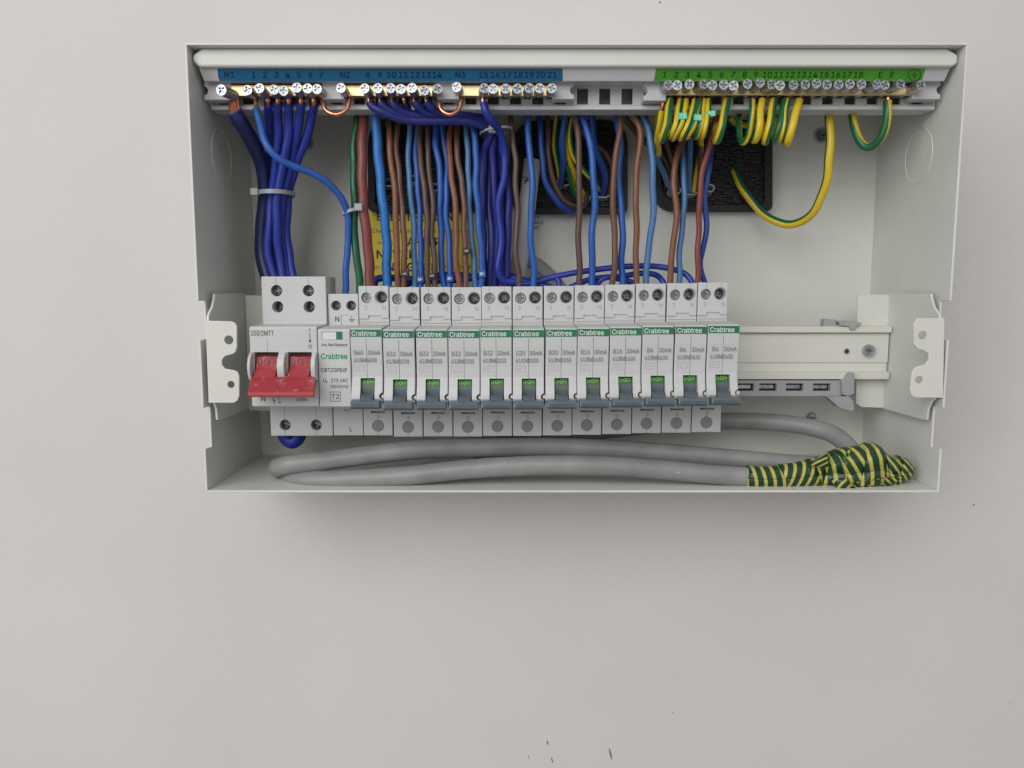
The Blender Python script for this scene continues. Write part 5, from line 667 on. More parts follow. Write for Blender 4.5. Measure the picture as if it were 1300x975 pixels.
op = [(X(323, 460, 97), X(354, 460, 97)), (X(365.5, 460, 97), X(396, 460, 97))]
cuts = [MB().cyl(p.x, p.z, 62, 76, 3.3, 24) for p in hx]+[MB().cyl(p.x, p.z, 57, 70, 3.3, 24) for p in lx]+[MB().box(a, b, 86, 100, Z(482, 97), Z(447, 97)) for a, b in op]
gx = [X(350.5, 369, 73), X(391.5, 369, 73)]
cuts += [MB().box(g-.12, g+.12, 72.5, 76, hx[0].z+3, Z(345, 73)) for g in gx]+[MB().box(X(339, 430, 97)-.1, X(339, 430, 97)+.1, 96.6, 99, Z(447, 97), Z(430, 97))]
cuts += [MB().box(p.x-.12, p.x+.12, 65.1, 69, Z(556, 65), p.z-3) for p in lx]+[MB().box(p.x-.12, p.x+.12, 65.1, 69, p.z+3.2, Z(515, 65)) for p in lx]
carve(mbody, cuts)
for p in hx[:2]: put(DSCREW, 'terminal_screw', ms, (p.x+.2, -65.5, p.z), 0.2)
for p in hx[2:]: put(ns, 'terminal_screw', ms, (p.x, -62.6, p.z), 1.1)
for p in lx: put(ns, 'terminal_screw', ms, (p.x, -59, p.z), 0.7)
fin = [(95, Z(446.5, 97)), (98.5, Z(447.5, 98.5)), (102, Z(455, 102)), (103.5, Z(465, 103.5)), (103, Z(475, 103)), (101, Z(482, 101)), (95, Z(485, 97))]
for a, b in ((m0+.05, X(323.3, 460, 97)-.6), (X(354.5, 460, 97)+.3, X(365, 460, 97)-.3), (X(396.5, 460, 97)+.4, m1-.05)):
    MB().prism_x(fin, a, b).build('toggle_guard', M_white, ms, bevel=0.5)
rh = MB()
hd = root  # (readability)
for a, b in op:
    MB().prism_x([(92, Z(450, 92)), (95.5, Z(453, 95.5)), (97, Z(463, 97)), (98.2, Z(468, 98.2)), (104, Z(482, 104)), (98, Z(484, 98)), (92, Z(480, 92))], a+.9, b-.9).build('handle_arm', M_red, ms, bevel=0.4)
hprof = [(97.8, Z(474, 97.8)), (104.5, Z(481, 104.5)), (113.2, Z(498.5, 113.2)), (113.4, Z(503.5, 113.4)), (110.5, Z(504, 110.5)), (97.8, Z(492, 97.8))]
handle = MB(); hv = []
za = [(X(320, 478, 98), X(400, 478, 98)), (X(319, 484, 105), X(400, 484, 105)), (X(314.5, 500, 113), X(399, 500, 113)), (X(314.5, 503, 113), X(399, 503, 113)), (X(316, 503, 110), X(399, 503, 110)), (X(320, 490, 98), X(400, 490, 98))]
for s in (0, 1):
    for (h, z), xx in zip(hprof, za): hv.append((xx[s], -h, z))
handle.add(hv, [tuple(range(6)), tuple(range(11, 5, -1))]+[(i, (i+1) % 6, 6+(i+1) % 6, 6+i) for i in range(6)])
hn = handle.build('handle', M_red, ms, bevel=0.5)
m = MB()
for (a, b) in op:
    cxx = (a+b)/2; m.text('O OFF', cxx, Z(459, 97), 97.15, 4.0, wide=10.2, bold=0.02)
for v_ in m.bm.verts: v_.co.y = -(96.75+(Z(459, 97)-v_.co.z)*0.35)
m.build('embossed_lettering', plastic('emboss_shade_red', (0.26, 0.02, 0.026, 1), 0.5), ms, fix=False)  # flat letters; the shade of the relief is put into a darker red
m = MB(); m.text('100/2MTT', X(333, 423, 97), Z(423, 97), 97.06, 2.7, wide=12.6); ax = X(393.5, 430, 97)
m.text('I', ax, Z(418.8, 97), 97.06, 1.5); m.plate(rect(ax-.18, ax+.18, Z(432, 97), Z(423, 97)), [], 96.8, 97.05)
m.plate([(ax-.8, Z(432, 97)), (ax, Z(436, 97)), (ax+.8, Z(432, 97))][::-1], [], 96.8, 97.06); m.text('O', ax, Z(440, 97), 97.06, 2.0)
m.text('N', X(334, 505, 97), Z(506, 97), 97.06, 3.0, bold=.01); m.text('L', X(348, 504, 97), Z(505.5, 97), 97.06, 2.6); m.text('2', X(348, 510, 97), Z(510.3, 97), 97.06, 1.5); m.text('4', X(355, 510, 97), Z(510.3, 97), 97.06, 1.5)
m.plate(rect(X(353.5, 505, 97), X(354.1, 505, 97), Z(508, 97), Z(503, 97)), [], 96.8, 97.05)
m.text('100A', X(383, 507, 97), Z(507.3, 97), 97.06, 1.7); m.build('lettering', M_black, ms)

# ================================================================== BACK-PANEL ITEMS: grommets, labels
def grommet(outline, ridge_w, label, inset, group='black cable entry grommets in the back panel'):
    xs = [W(x, y, 10) for x, y in outline]; cx = sum(p.x for p in xs)/len(xs); cz = sum(p.z for p in xs)/len(xs)
    g = root('grommet', Vector((cx, -2, cz)), label, 'grommet', group)
    o = [(p.x, p.z) for p in xs]; inn = [(cx+(a-cx)*inset[0], cz+(b-cz)*inset[1]) for a, b in o]
    MB().plate(o, [inn], 1.7, 10).build('frame', M_rubber, g, bevel=1.0)
    MB().plate([(cx+(a-cx)*.97, cz+(b-cz)*.97) for a, b in o], [], 1.8, 5.5).build('base', M_rubber, g)
    # coarse bristle rows
    m = MB(); x0, x1 = min(a for a, b in inn), max(a for a, b in inn); z0, z1 = min(b for a, b in inn), max(b for a, b in inn); rr = random.Random(5)
    z = z0+1.2
    while z < z1-1:
        x = x0+1.5
        while x < x1-1.5:
            w = rr.uniform(2.0, 5.0); h = rr.uniform(6.0, 9.4)
            inside = all(True for _ in (0,))
            dx = max(0, abs(x+w/2-cx)-(x1-x0)/2+7); dz = max(0, abs(z-cz)-(z1-z0)/2+7)
            if dx*dx+dz*dz < 45: m.box(x, x+w-.2, 5.5, h, z-.34, z+.34)
            x += w
        z += 1.05
    b = m.build('bristles', M_bristle, g); b['kind'] = 'stuff'
    return g
def rr_outline(x0, y0, x1, y1, rtl, rtr, rbr, rbl, n=6):
    out = []
    for cx, cy, r, a0 in ((x0+rtl, y0+rtl, rtl, 180), (x1-rtr, y0+rtr, rtr, 270), (x1-rbr, y1-rbr, rbr, 0), (x0+rbl, y1-rbl, rbl, 90)):
        for i in range(n+1):
            a = math.radians(a0+90*i/n); out.append((cx+r*math.cos(a), cy+r*math.sin(a)))
    return out
grommet(rr_outline(467, 150, 614, 268, 30, 30, 6, 6), 1, 'black grommet behind the crowded wires on the left, above the yellow sticker', (.88, .86))
grommet(rr_outline(647, 152, 797, 271, 38, 30, 8, 24), 1, 'middle black grommet with the grey sheath marked 7 in front', (.88, .86))
grommet(rr_outline(829, 152, 981, 268, 26, 22, 8, 30), 1, 'black grommet on the right with a green and yellow wire entering it', (.86, .86))
yl = root('warning_sticker', W(537, 347, 2), 'yellow warning sticker with black text behind the wires on the back panel', 'sticker')
ysh = MB().plate([(X(x, y, 2), Z(y, 2)) for x, y in ((468, 260), (606, 258), (608, 348), (470, 350))], [], 1.65, 2.0).build('sheet', M_ylabel, yl)
m = MB()
for s, px, py, cap, wd, bo in (('ELECTRICIAN', 527, 275, 5.2, 50, .02), ('Checking tightness of all connections', 534, 293, 2.6, 64, 0), ('in this', 489, 308, 2.5, 10, 0), ('AFTER', 538, 307, 5.2, 22, .015), ('in', 574, 308, 2.5, 3, 0), ('NEVER', 503, 323, 5.2, 26, .02),
                      ('work in', 548, 324, 2.6, 14, 0), ('an', 477, 339, 2.6, 4, 0), ('ENERGISED', 520, 339, 5.2, 37, .02), ('enclosure', 578, 338, 2.6, 22, 0)):
    m.text(s, X(px, py, 2.1), Z(py, 2.1), 2.1, cap, wide=wd, bold=bo)
m.build('lettering', M_black, yl, fix=False)
wl = root('white_sticker', W(680, 294, 2), 'small white sticker with black capitals below the middle grommet', 'sticker')
MB().plate([(X(x, y, 2), Z(y, 2)) for x, y in ((655, 271), (695, 270), (695, 294), (655, 295))], [], 1.65, 2.0).build('sheet', M_wlabel, wl)
m = MB()
for s, px, py, w in (('TY', 682, 276, 3.6), ('NANCE', 680, 282.5, 10.5), ('WC', 681, 289, 4.2)): m.text(s, X(px, py, 2.1), Z(py, 2.1), 2.1, 2.1, wide=w, bold=.015)
m.build('lettering', M_black, wl, fix=False)

# ================================================================== WIRES
def wire(pts, mat, r, label, group=None, phase=0.0, twist=0.0, cat='wire', n=12, ends=None, name='wire'):
    P_ = path(pts); o0 = W(*pts[-1]); rk = random.Random(len(label)*7+int(pts[0][0]))
    k1, k2, p1, p2 = rk.uniform(.10, .2), rk.uniform(.22, .4), rk.uniform(0, 6), rk.uniform(0, 6)
    if cat == 'wire': P_ = [p+Vector((.22*math.sin(i*k2+p1)+.3*math.sin(i*k1+p2), .2*math.cos(i*k1+p1), 0))*min(1, i/8, (len(P_)-1-i)/8) for i, p in enumerate(P_)]
    if ends:                                                     # bare copper at an end: ('a', mm) start
        rt = root(name, o0, label, cat, group); k = 0; L = 0
        while L < ends and k < len(P_)-3: L += (P_[k+1]-P_[k]).length; k += 1
        MB().tube(P_[k:], r, n, phase, twist).build('insulation', mat, rt)
        MB().tube(P_[:k+2], r*0.55, 10).build('copper_end', M_copper, rt)
        return rt
    o = MB().tube(P_, r, n, phase, twist).build(name, mat, None, org=o0); tag(o, label, cat, group); return o
G_T = 'brown and blue wires running down into the breakers'
WR = [  # colour, radius, label, points (drop points run behind the tray at the top, into the terminal at the bottom)
 ('redbrown', 2.9, 'thick red-brown wire running into the first breaker', [(463, 128, 52), (462, 140, 56), (459, 178, 62), (460, 220, 64), (462, 265, 64), (464, 290, 64), (468, 330, 63), (470, 369, 62)]),
 ('skyblue', 2.75, 'thick bright blue wire running into the first breaker', [(476, 126, 58), (477, 141, 60), (478, 178, 60), (483, 225, 60), (487, 262, 60), (490, 300, 58), (492, 369, 56)]),
 ('tan', 1.75, 'light brown wire into the second breaker, left one of its brown pair', [(491, 138, 48), (492, 151, 52), (494, 178, 58), (498, 213, 60), (501, 250, 62), (503, 280, 62), (504, 340, 62), (506, 369, 60)]),
 ('brown', 1.7, 'brown wire into the second breaker carrying a marker sleeve low down', [(510, 140, 46), (506, 155, 50), (502, 178, 55), (506, 213, 58), (510, 260, 60), (512, 290, 61), (513, 340, 61), (512, 369, 60)]),
 ('greyblue', 1.7, 'greyish blue wire into the second breaker', [(522, 138, 50), (521, 155, 52), (518, 200, 54), (519, 230, 56), (523, 260, 56), (526, 290, 56), (526, 340, 56), (527, 369, 56)]),
 ('blue', 1.7, 'blue wire into the second breaker carrying a white numbered marker', [(532, 138, 46), (530, 155, 50), (528, 183, 52), (530, 225, 56), (531, 250, 57), (534, 290, 57), (534, 369, 56)]),
 ('darkbrown', 1.7, 'dark brown wire into the third breaker, left one of its pair', [(538, 138, 46), (536, 153, 50), (533, 183, 55), (536, 225, 60), (541, 262, 62), (543, 290, 62), (542, 340, 61), (544, 369, 60)]),
 ('darkbrown', 1.65, 'dark brown wire into the third breaker carrying a marker sleeve low down', [(547, 138, 46), (545, 153, 50), (543, 190, 55), (545, 225, 58), (549, 262, 60), (549, 300, 60), (552, 330, 60), (552, 369, 59)]),
 ('blue', 1.85, 'blue wire into the third breaker, bowed to the left near the top', [(556, 138, 46), (554, 155, 50), (553, 185, 54), (559, 225, 57), (559, 262, 57), (560, 300, 56), (560, 340, 55), (566, 369, 55)]),
 ('blue', 1.75, 'blue wire into the third breaker ending under a round white marker', [(556, 138, 48), (560, 155, 50), (566, 200, 52), (567, 240, 57), (567, 270, 58), (570, 310, 58), (571, 369, 57)]),
 ('tan', 1.75, 'light brown wire into the fourth breaker, curving out at its foot', [(576, 138, 46), (572, 160, 50), (570, 190, 55), (574, 225, 60), (577, 255, 62), (579, 300, 62), (579, 325, 62), (584, 369, 61)]),
 ('brown', 1.7, 'brown wire into the fourth breaker with a black marker flag halfway up', [(585, 138, 46), (582, 160, 50), (580, 190, 55), (585, 230, 58), (589, 255, 60), (590, 290, 60), (591, 369, 60)]),
 ('greyblue', 1.75, 'greyish blue wire into the fourth breaker', [(590, 128, 50), (591, 141, 52), (593, 190, 54), (596, 240, 56), (597, 280, 57), (600, 320, 56), (604, 369, 56)]),
 ('blue', 1.9, 'bright blue wire into the fourth breaker, bulging left above the terminal', [(596, 128, 52), (597, 144, 55), (603, 183, 58), (605, 236, 60), (607, 270, 60), (608, 295, 60), (613, 335, 58), (610, 369, 57)]),
 ('darkbrown', 1.7, 'brown wire into the C20 breaker', [(650, 132, 48), (648, 146, 52), (651, 180, 56), (655, 205, 58), (655, 250, 60), (657, 270, 60), (655, 310, 61), (657, 340, 61), (660, 369, 60)]),
 ('blue', 1.9, 'bright blue wire into the C20 breaker', [(672, 132, 50), (671, 144, 54), (669, 167, 56), (674, 200, 58), (676, 235, 60), (674, 270, 60), (674, 300, 59), (677, 330, 58), (677, 369, 57)]),
 ('darkbrown', 1.8, 'brown wire into the first B16 breaker', [(722, 136, 55), (728, 146, 58), (733, 167, 62), (735, 200, 64), (735, 260, 64), (735, 320, 62), (735, 369, 61)]),
 ('blue', 2.0, 'bright blue wire into the first B16 breaker', [(732, 134, 52), (737, 144, 56), (746, 171, 60), (752, 200, 62), (754, 235, 62), (754, 269, 61), (752, 304, 60), (751, 338, 58), (752, 369, 57)]),
 ('brown', 1.8, 'brown wire into the second B16 breaker', [(787, 132, 55), (788, 146, 58), (787, 169, 61), (782, 197, 63), (778, 225, 63), (779, 260, 63), (780, 300, 62), (780, 338, 62), (776, 369, 60)]),
 ('blue', 1.95, 'bright blue wire into the second B16 breaker, behind its brown neighbour', [(780, 132, 50), (783, 150, 52), (788, 180, 54), (786, 215, 57), (785, 240, 58), (789, 270, 59), (791, 300, 59), (789, 338, 58), (791, 369, 57)]),
 ('tan', 1.8, 'light brown wire into the first B6 breaker', [(794, 134, 54), (802, 144, 58), (811, 162, 61), (812, 190, 63), (808, 225, 63), (807, 260, 63), (808, 315, 62), (808, 369, 60)]),
 ('greyblue', 1.9, 'pale blue wire into the first B6 breaker', [(803, 134, 52), (811, 144, 56), (823, 165, 60), (828, 195, 62), (829, 240, 62), (828, 281, 61), (823, 320, 59), (820, 369, 57)]),
 ('tan', 1.8, 'brown wire into the middle B6 breaker', [(876, 168, 48), (866, 181, 54), (859, 200, 58), (856, 230, 60), (858, 269, 61), (856, 304, 61), (852, 338, 60), (850, 369, 59)]),
 ('greyblue', 1.7, 'pale blue wire into the middle B6 breaker', [(862, 168, 44), (866, 185, 50), (868, 225, 56), (868, 260, 57), (867, 285, 57), (863, 320, 57), (862, 369, 56)]),
 ('redbrown', 1.7, 'reddish brown wire into the last B6 breaker', [(913, 136, 56), (910, 146, 60), (905, 167, 63), (897, 195, 64), (890, 233, 64), (887, 270, 63), (887, 300, 62), (886, 335, 61), (885, 369, 60)]),
 ('midblue', 1.7, 'dark blue wire into the last B6 breaker, bending in near its foot', [(904, 165, 46), (902, 190, 52), (899, 220, 57), (895, 250, 58), (897, 285, 58), (892, 315, 57), (890, 336, 56), (897, 369, 55)]),
]
for c_, r_, lab, P_ in WR: wire(P_, WIRE[c_], r_, lab, G_T)
# navy wires: neutral bar 1 into the main switch
G_N = 'navy neutral wires bundled into the main switch'
NV = [(340, [(341, 150, 66), (344, 190, 52), (341, 246, 44), (346, 290, 42), (348, 325, 42), (352, 356, 44)], 'leftmost navy wire under neutral terminal 2, hidden behind the bundle'),
      (353, [(353, 150, 70), (352, 190, 64), (346, 246, 58), (341, 290, 58), (340, 325, 58), (350, 356, 58)], 'navy wire from neutral terminal 3 running down the bundle front'),
      (367, [(367, 150, 70), (362, 195, 66), (353, 246, 62), (351, 290, 60), (354, 325, 58), (360, 356, 58)], 'navy wire from neutral terminal 4 in the middle of the bundle'),
      (382, [(381, 150, 70), (372, 195, 62), (360, 246, 58), (358, 290, 54), (361, 325, 52), (367, 356, 54)], 'navy wire from neutral terminal 5 on the right of the bundle'),
      (398, [(396, 150, 68), (388, 180, 62), (374, 215, 58), (366, 246, 54), (364, 290, 52), (368, 325, 52), (373, 356, 54)], 'navy wire from neutral terminal 6 on the outer right of the bundle')]
for x, P_, lab in NV: wire([(x, 119, 77), (x, 129, 77)]+P_, WIRE['navy'], 2.5, lab, G_N, ends=5.2)
big = root('thick_neutral_cable', W(341, 352, 56), 'thickest dark blue cable, its bare copper strands clamped under the N1 screw', 'wire')
P_ = path([(298, 143, 77), (306, 156, 75), (320, 180, 66), (333, 210, 56), (337, 246, 52), (333, 290, 50), (333, 325, 50), (341, 356, 52)])
MB().tube(P_, 4.3, 18).build('insulation', WIRE['deepnavy'], big)
MB().tube([P_[0]+(P_[0]-P_[1]).normalized()*.15, P_[0]+(P_[1]-P_[0]).normalized()*.7], 4.45, 20).build('cut_rim', WIRE['midblue'], big)
for i in range(13):
    a = 2*math.pi*i/12; rr_ = 2.3 if i < 12 else 0
    q = [W(296.5, 120, 77)+Vector((math.cos(a+.0)*rr_, math.sin(a)*rr_*.8, 0)), W(297, 130, 77)+Vector((math.cos(a+.35)*rr_*1.05, math.sin(a+.35)*rr_, 0)), W(298, 146, 77)+Vector((math.cos(a+.8)*rr_*1.1, math.sin(a+.8)*rr_, 0))]
    MB().tube(spline(q), .62, 6).build('copper_strand', M_copper, big)
wire([(325, 119, 77), (325.5, 133, 77.5), (327, 148, 80), (332, 168, 84), (340, 185, 86), (352, 200, 85), (370, 210, 82), (396, 220, 78), (418, 234, 74), (434, 251, 70), (441, 275, 66), (441, 320, 64), (438, 378, 62)], WIRE['blue'], 1.95, 'bright blue wire crossing in front of the navy bundle to the surge protector', None, ends=8)
wire([(456, 130, 52), (453, 150, 56), (450, 185, 58), (449, 225, 60), (450, 268, 62), (451, 310, 62), (455, 345, 62), (457, 378, 62)], M_gygreen, 2.25, 'mostly green earth wire rising from the surge protector', None, phase=0.30)
gw = [o for o in COL.objects if o.get('label', '').startswith('mostly green')][0]; ORG[gw.name] = W(457, 378, 62); mp = MB(); rp_ = random.Random(8)
for i, (a, b) in enumerate(zip(*[path([(456, 130, 52), (453, 150, 56), (450, 185, 58), (449, 225, 60), (450, 268, 62), (451, 310, 62), (455, 345, 62), (457, 378, 62)])[k:] for k in (0, 1)])):
    if (i % 14) < 9:
        for _ in range(2):
            c = a.lerp(b, rp_.random())+Vector((rp_.uniform(-.1, .5), -2.42, 0)); mp.box(c.x-.45, c.x+.45, -c.y-.25, -c.y, c.z-.12, c.z+.12)
pr = mp.build('print', M_black, gw); pr['kind'] = 'stuff'
# neutral bar 2 wires sweeping right
G_S = 'navy wires sweeping right from the middle neutral bar'
for i, x in enumerate((469, 483, 498, 526, 541)):
    d = i*1.2
    wire([(x, 119, 77), (x, 127, 77), (x+4, 134, 77), (x+16, 142+d*.3, 77-d), (min(x+45, 592), 152-i*2.2, 73-d), (602+i*2, 156-i*2.4, 66-d), (622+i*2.5, 168, 60-d), (614+i*6, 195, 52-(i % 2)*5), ([612, 621, 628, 641, 646][i]), ] [:8]+
         [([612, 621, 628, 639, 646][i], 250, 50-(i % 2)*6), ([614, 624, 631, 636, 644][i], 310, 48), ([612, 622, 627, 637, 642][i], 366, 46)], WIRE['shadenavy'], 2.4,
         ['first', 'second', 'third', 'fourth', 'last'][i]+' navy wire from the left leaving the middle neutral bar and sweeping right', G_S, ends=4.2)
wire([(513, 119, 77), (513, 127, 77), (517, 136, 74), (540, 144, 66), (590, 153, 58), (618, 166, 50), (632, 195, 44), (634, 250, 42), (632, 310, 42), (634, 366, 42)], WIRE['deepnavy'], 2.05, 'darkest wire under neutral terminal 11, swept right behind its neighbours', None, ends=4.2)
wire([(612, 118, 77), (613, 128, 77), (616, 141, 78), (624, 154, 74), (633, 164, 66), (641, 190, 58), (640, 220, 56), (634, 255, 54), (636, 310, 52), (632, 345, 52), (640, 356, 50), (670, 358, 48), (700, 366, 48)], WIRE['navy'], 2.15, 'single navy wire dropping from neutral terminal 15 into the bundle', None, ends=5)
# navy links arching behind the breaker tops
G_A = 'navy wires arching behind the tops of the breakers'
for P_, lab, r_ in (([(655, 362, 50), (677, 359, 50), (698, 353, 50), (732, 346, 50), (767, 341, 50), (801, 338, 50), (836, 338.5, 50), (859, 343, 52), (873, 350, 54), (882, 366, 56)], 'long topmost navy arch ending at the last B6 breaker', 1.75),
                    ([(722, 366, 52), (745, 356, 50), (769, 352, 48), (788, 351, 47), (813, 347, 46), (832, 349, 48), (841, 356, 52), (846, 368, 54)], 'second navy arch, under the long one, ending at the middle B6 breaker', 1.75),
                    ([(756, 368, 54), (760, 358, 52), (768, 352.5, 52), (780, 353, 50), (792, 356, 48), (806, 360, 48), (812, 370, 50)], 'short hooked navy wire beside the two B16 breakers', 1.75),
                    ([(640, 366, 44), (662, 357, 46), (690, 355, 46), (708, 354, 50), (711, 368, 52)], 'short navy wire dipping behind the B20 breaker', 1.6),
                    ([(474, 366, 44), (478, 355, 43), (496, 353, 42), (540, 356, 42), (590, 354, 42), (622, 349, 42), (650, 353, 42), (690, 362, 42)], 'navy wire lying level below the yellow sticker', 2.2),
                    ([(512, 362, 40), (545, 351, 38), (580, 349, 38), (612, 352, 38), (640, 348, 38), (664, 356, 38), (690, 366, 38)], 'navy wire lying level behind the feet of the third and fourth breakers', 2.0)):
    wire(P_, WIRE['navy'], r_, lab, G_A)
# dark blue loop under the main switch
wire([(361, 536, 52), (361, 549, 52), (364, 557, 52), (370.5, 561, 52), (377, 557, 52), (380, 549, 52), (380, 536, 52)], WIRE['navy'], 4.4, 'thick dark blue cable loop showing under the main switch', None, n=16)
# bare copper links between neutral bars
for a, b, lab in ((409, 444, 'bare copper link loop between the N1 and N2 bars'), (556, 586, 'bare copper link loop between the N2 and N3 bars')):
    c = (a+b)/2
    o = wire([(a+1, 118, 77), (a+1, 128, 78), (a+4, 139, 79), (c, 145.5, 80), (b-4, 139, 79), (b-1, 128, 78), (b-1, 118, 77)], M_copper, 1.15, lab, 'bare copper links', n=12, name='copper_link', cat='copper link')
# wires of the grommets (into cable sheaths)
G_G = 'loose wires rising from the sheaths in the grommets'
GW = [('midblue', 1.8, 'dark blue wire looping under the middle grommet', [(684, 132, 44), (685, 150, 46), (688, 200, 48), (694, 232, 48), (707, 256, 46), (721, 268, 40), (733, 270, 30), (738, 262, 14)]),
      ('darkbrown', 1.7, 'dark brown wire looping down across the middle grommet', [(692, 132, 40), (696, 165, 40), (697, 200, 42), (702, 230, 42), (717, 256, 40), (735, 262, 34), (745, 256, 24), (745, 246, 10)]),
      ('blue', 2.1, 'short thick blue wire entering the sheath in the middle grommet', [(721, 132, 44), (717, 150, 42), (713, 178, 38), (715, 205, 30), (712, 234, 14)]),
      ('midblue', 2.1, 'dark blue wire entering the right sheath of the middle grommet', [(748, 132, 44), (752, 160, 40), (757, 190, 36), (768, 222, 26), (765, 247, 12)]),
      ('darkbrown', 1.6, 'dark brown wire crossing to the right sheath of the middle grommet', [(722, 150, 34), (750, 178, 30), (768, 195, 30), (776, 215, 24), (772, 247, 12)]),
      ('greyblue', 1.8, 'pale blue wire slanting into the right grommet', [(812, 134, 46), (824, 160, 42), (833, 198, 36), (843, 220, 28), (853, 243, 14)]),
      ('darkbrown', 1.9, 'dark brown wire slanting behind the pale blue one into the right grommet', [(788, 134, 44), (798, 155, 40), (815, 175, 36), (840, 200, 28), (859, 240, 12)]),
      ('darkbrown', 1.6, 'dark brown wire under the earth loops entering the right grommet', [(842, 160, 40), (848, 190, 32), (856, 215, 24), (860, 240, 12)]),
      ('greyblue', 1.7, 'pale blue wire under the earth loops entering the right grommet', [(876, 160, 40), (876, 188, 34), (875, 215, 24), (876, 243, 12)]),
      ('darkbrown', 1.6, 'dark brown wire beside the reddish one, entering the right grommet', [(890, 165, 36), (889, 195, 30), (888, 220, 22), (886, 243, 12)]),
      ('darkbrown', 1.8, 'dark brown wire in shade at the left grommet', [(482, 150, 34), (484, 190, 30), (486, 220, 20), (486, 245, 10)])]
for c_, r_, lab, P_ in GW: wire(P_, WIRE[c_], r_, lab, G_G)
for lab, P_, ph in (('green and yellow wire left of the thick blue one in the middle grommet', [(708, 140, 40), (705, 165, 36), (704, 190, 32), (711, 222, 20), (714, 236, 10)], .4),
                ('yellow striped wire running down right across the middle grommet', [(728, 145, 40), (723, 170, 38), (727, 195, 36), (741, 215, 32), (752, 228, 26), (764, 242, 12)], .4),
                ('mostly green striped wire in the middle grommet', [(716, 160, 36), (722, 200, 30), (733, 230, 20), (742, 250, 10)], .8),
                ('striped earth wire crossing low into the middle grommet', [(712, 190, 30), (722, 215, 26), (729, 245, 18), (738, 255, 10)], .1),
                ('striped wire below the first earth loops, entering the right grommet', [(834, 150, 44), (834, 180, 40), (838, 205, 30), (848, 235, 14)], .5),
                ('striped wire behind the brown ones at the right grommet', [(889, 160, 42), (890, 190, 30), (884, 220, 20), (880, 243, 12)], .7)):
    wire(P_, M_gy, 1.7, lab, 'striped earth wires in the grommets', phase=ph)
# flat sheath ends around them
def sheath(px, py, w, hgt, label, tilt=0.0):
    c = W(px, py, 12); pts = [Vector((c.x, -5.5, c.z-2)), Vector((c.x, -9, c.z-1)), Vector((c.x, -13.5, c.z))]
    P2 = spline(pts, .8); m = MB()
    m.tube(P2, 1.0, 20, flat=None, rf=None, caps=False)
    for v_ in m.bm.verts: pass
    m.bm.free(); m = MB(); n = 22; v = []; f = []
    for i, p in enumerate(P2):
        for k in range(n):
            a = 2*math.pi*k/n; v.append((p.x+w/2*math.cos(a), p.y, p.z+hgt/2*math.sin(a)))
    for i, p in enumerate(reversed(P2)):
        for k in range(n):
            a = 2*math.pi*k/n; v.append((p.x+(w/2-.7)*math.cos(a), p.y-.02, p.z+(hgt/2-.7)*math.sin(a)))
    R_ = len(v)//n
    for i in range(R_-1):
        for k in range(n): f.append((i*n+k, i*n+(k+1) % n, (i+1)*n+(k+1) % n, (i+1)*n+k))
    m.add(v, f); tag(m.build('cable_sheath', M_sheath2, None, org=c), label, 'cable sheath', 'grey cable sheath ends in the grommets')
sheath(716, 231, 9.5, 5.5, 'pale sheath end at the foot of the short thick blue wire')
sheath(765, 246, 9.5, 5.5, 'pale sheath end at the right side of the middle grommet')
sheath(742, 251, 8.0, 5.0, 'pale sheath end low in the middle of the middle grommet')
sheath(856, 242, 8.5, 5.0, 'pale sheath end at the left of the right grommet')
sheath(877, 243, 8.5, 5.0, 'pale sheath end second from the left in the right grommet')
sheath(901, 239, 6.0, 5.0, 'small pale sheath end right of the reddish brown wire')
sheath(525, 228, 8, 5, 'pale sheath end in the left grommet between blue wires')
sheath(494, 232, 8, 5, 'pale sheath end at the left of the left grommet')
sheath(552, 238, 7, 5, 'pale sheath end in the left grommet by the dark brown wires')
# flat grey sheath marked 7
fs_ = root('flat_grey_cable', W(660, 352, 30), 'flat pale grey sheath hanging down with a handwritten 7', 'cable')
P_ = path([(676, 203, 22), (672, 240, 26), (666, 290, 28), (660, 330, 28), (654, 368, 28)])
MB().tube(P_, 1, 24, flat=(2.6, 5.3)).build('sheath', M_sheath2, fs_)
MB().tube(path([(640, 372, 22), (650, 345, 24), (662, 330, 22), (680, 335, 20), (700, 352, 18), (716, 372, 16)]), 1, 24, flat=(2.4, 4.6)).build('sheath_fold', M_sheath, fs_)
m = MB(); c = W(667, 228, 30)
def stroke(m, pts, h, w=.22):
    m.tube([Vector((x, -h, z)) for x, z in pts], w, 6)
stroke(m, [(c.x-1.6, c.z+1.7), (c.x+.6, c.z+1.9), (c.x+1.7, c.z+1.6), (c.x+.6, c.z-.3), (c.x-.4, c.z-2.2)], 28.3); stroke(m, [(c.x-.5, c.z-.2), (c.x+3, c.z-.1)], 28.1)
m.build('handwriting', M_black, fs_)

# ------------------------------------------------------------------ earth wires
G_E = 'striped earth wires looping down from the earth bar'
def eloop(x0, xb, yb, r, lab, ph, tw=0.0, hh_=86, back=None):
    b = back if back is not None else (xb-6, 150, 58)
    wire([(x0, 117, 77), (x0-.3, 127, 78), (x0-1-(x0-xb)*.15, 140, 81), (x0-(x0-xb)*.55, 160, hh_-1), (xb+1, yb-5, hh_-3), (xb-1.5, yb, hh_-9), (xb-3, yb-6, hh_-18), b, (b[0]-2, 125, 50)], M_gy, r, lab, G_E, phase=ph, twist=tw, ends=3.0)
eloop(852, 842, 178, 2.15, 'leftmost wide yellow earth loop below terminal 1', .35)
eloop(864, 853, 174, 1.75, 'yellow earth loop next right of the leftmost wide one', .4, .004)
eloop(871, 856, 176, 1.7, 'green-faced earth loop carrying the first mint marker', .85, .006)
eloop(882, 866, 176, 1.75, 'yellow earth loop between the first and second mint markers', .38, .003)
eloop(888, 874, 174, 1.65, 'thin striped earth loop carrying the second mint marker', .1, -.006)
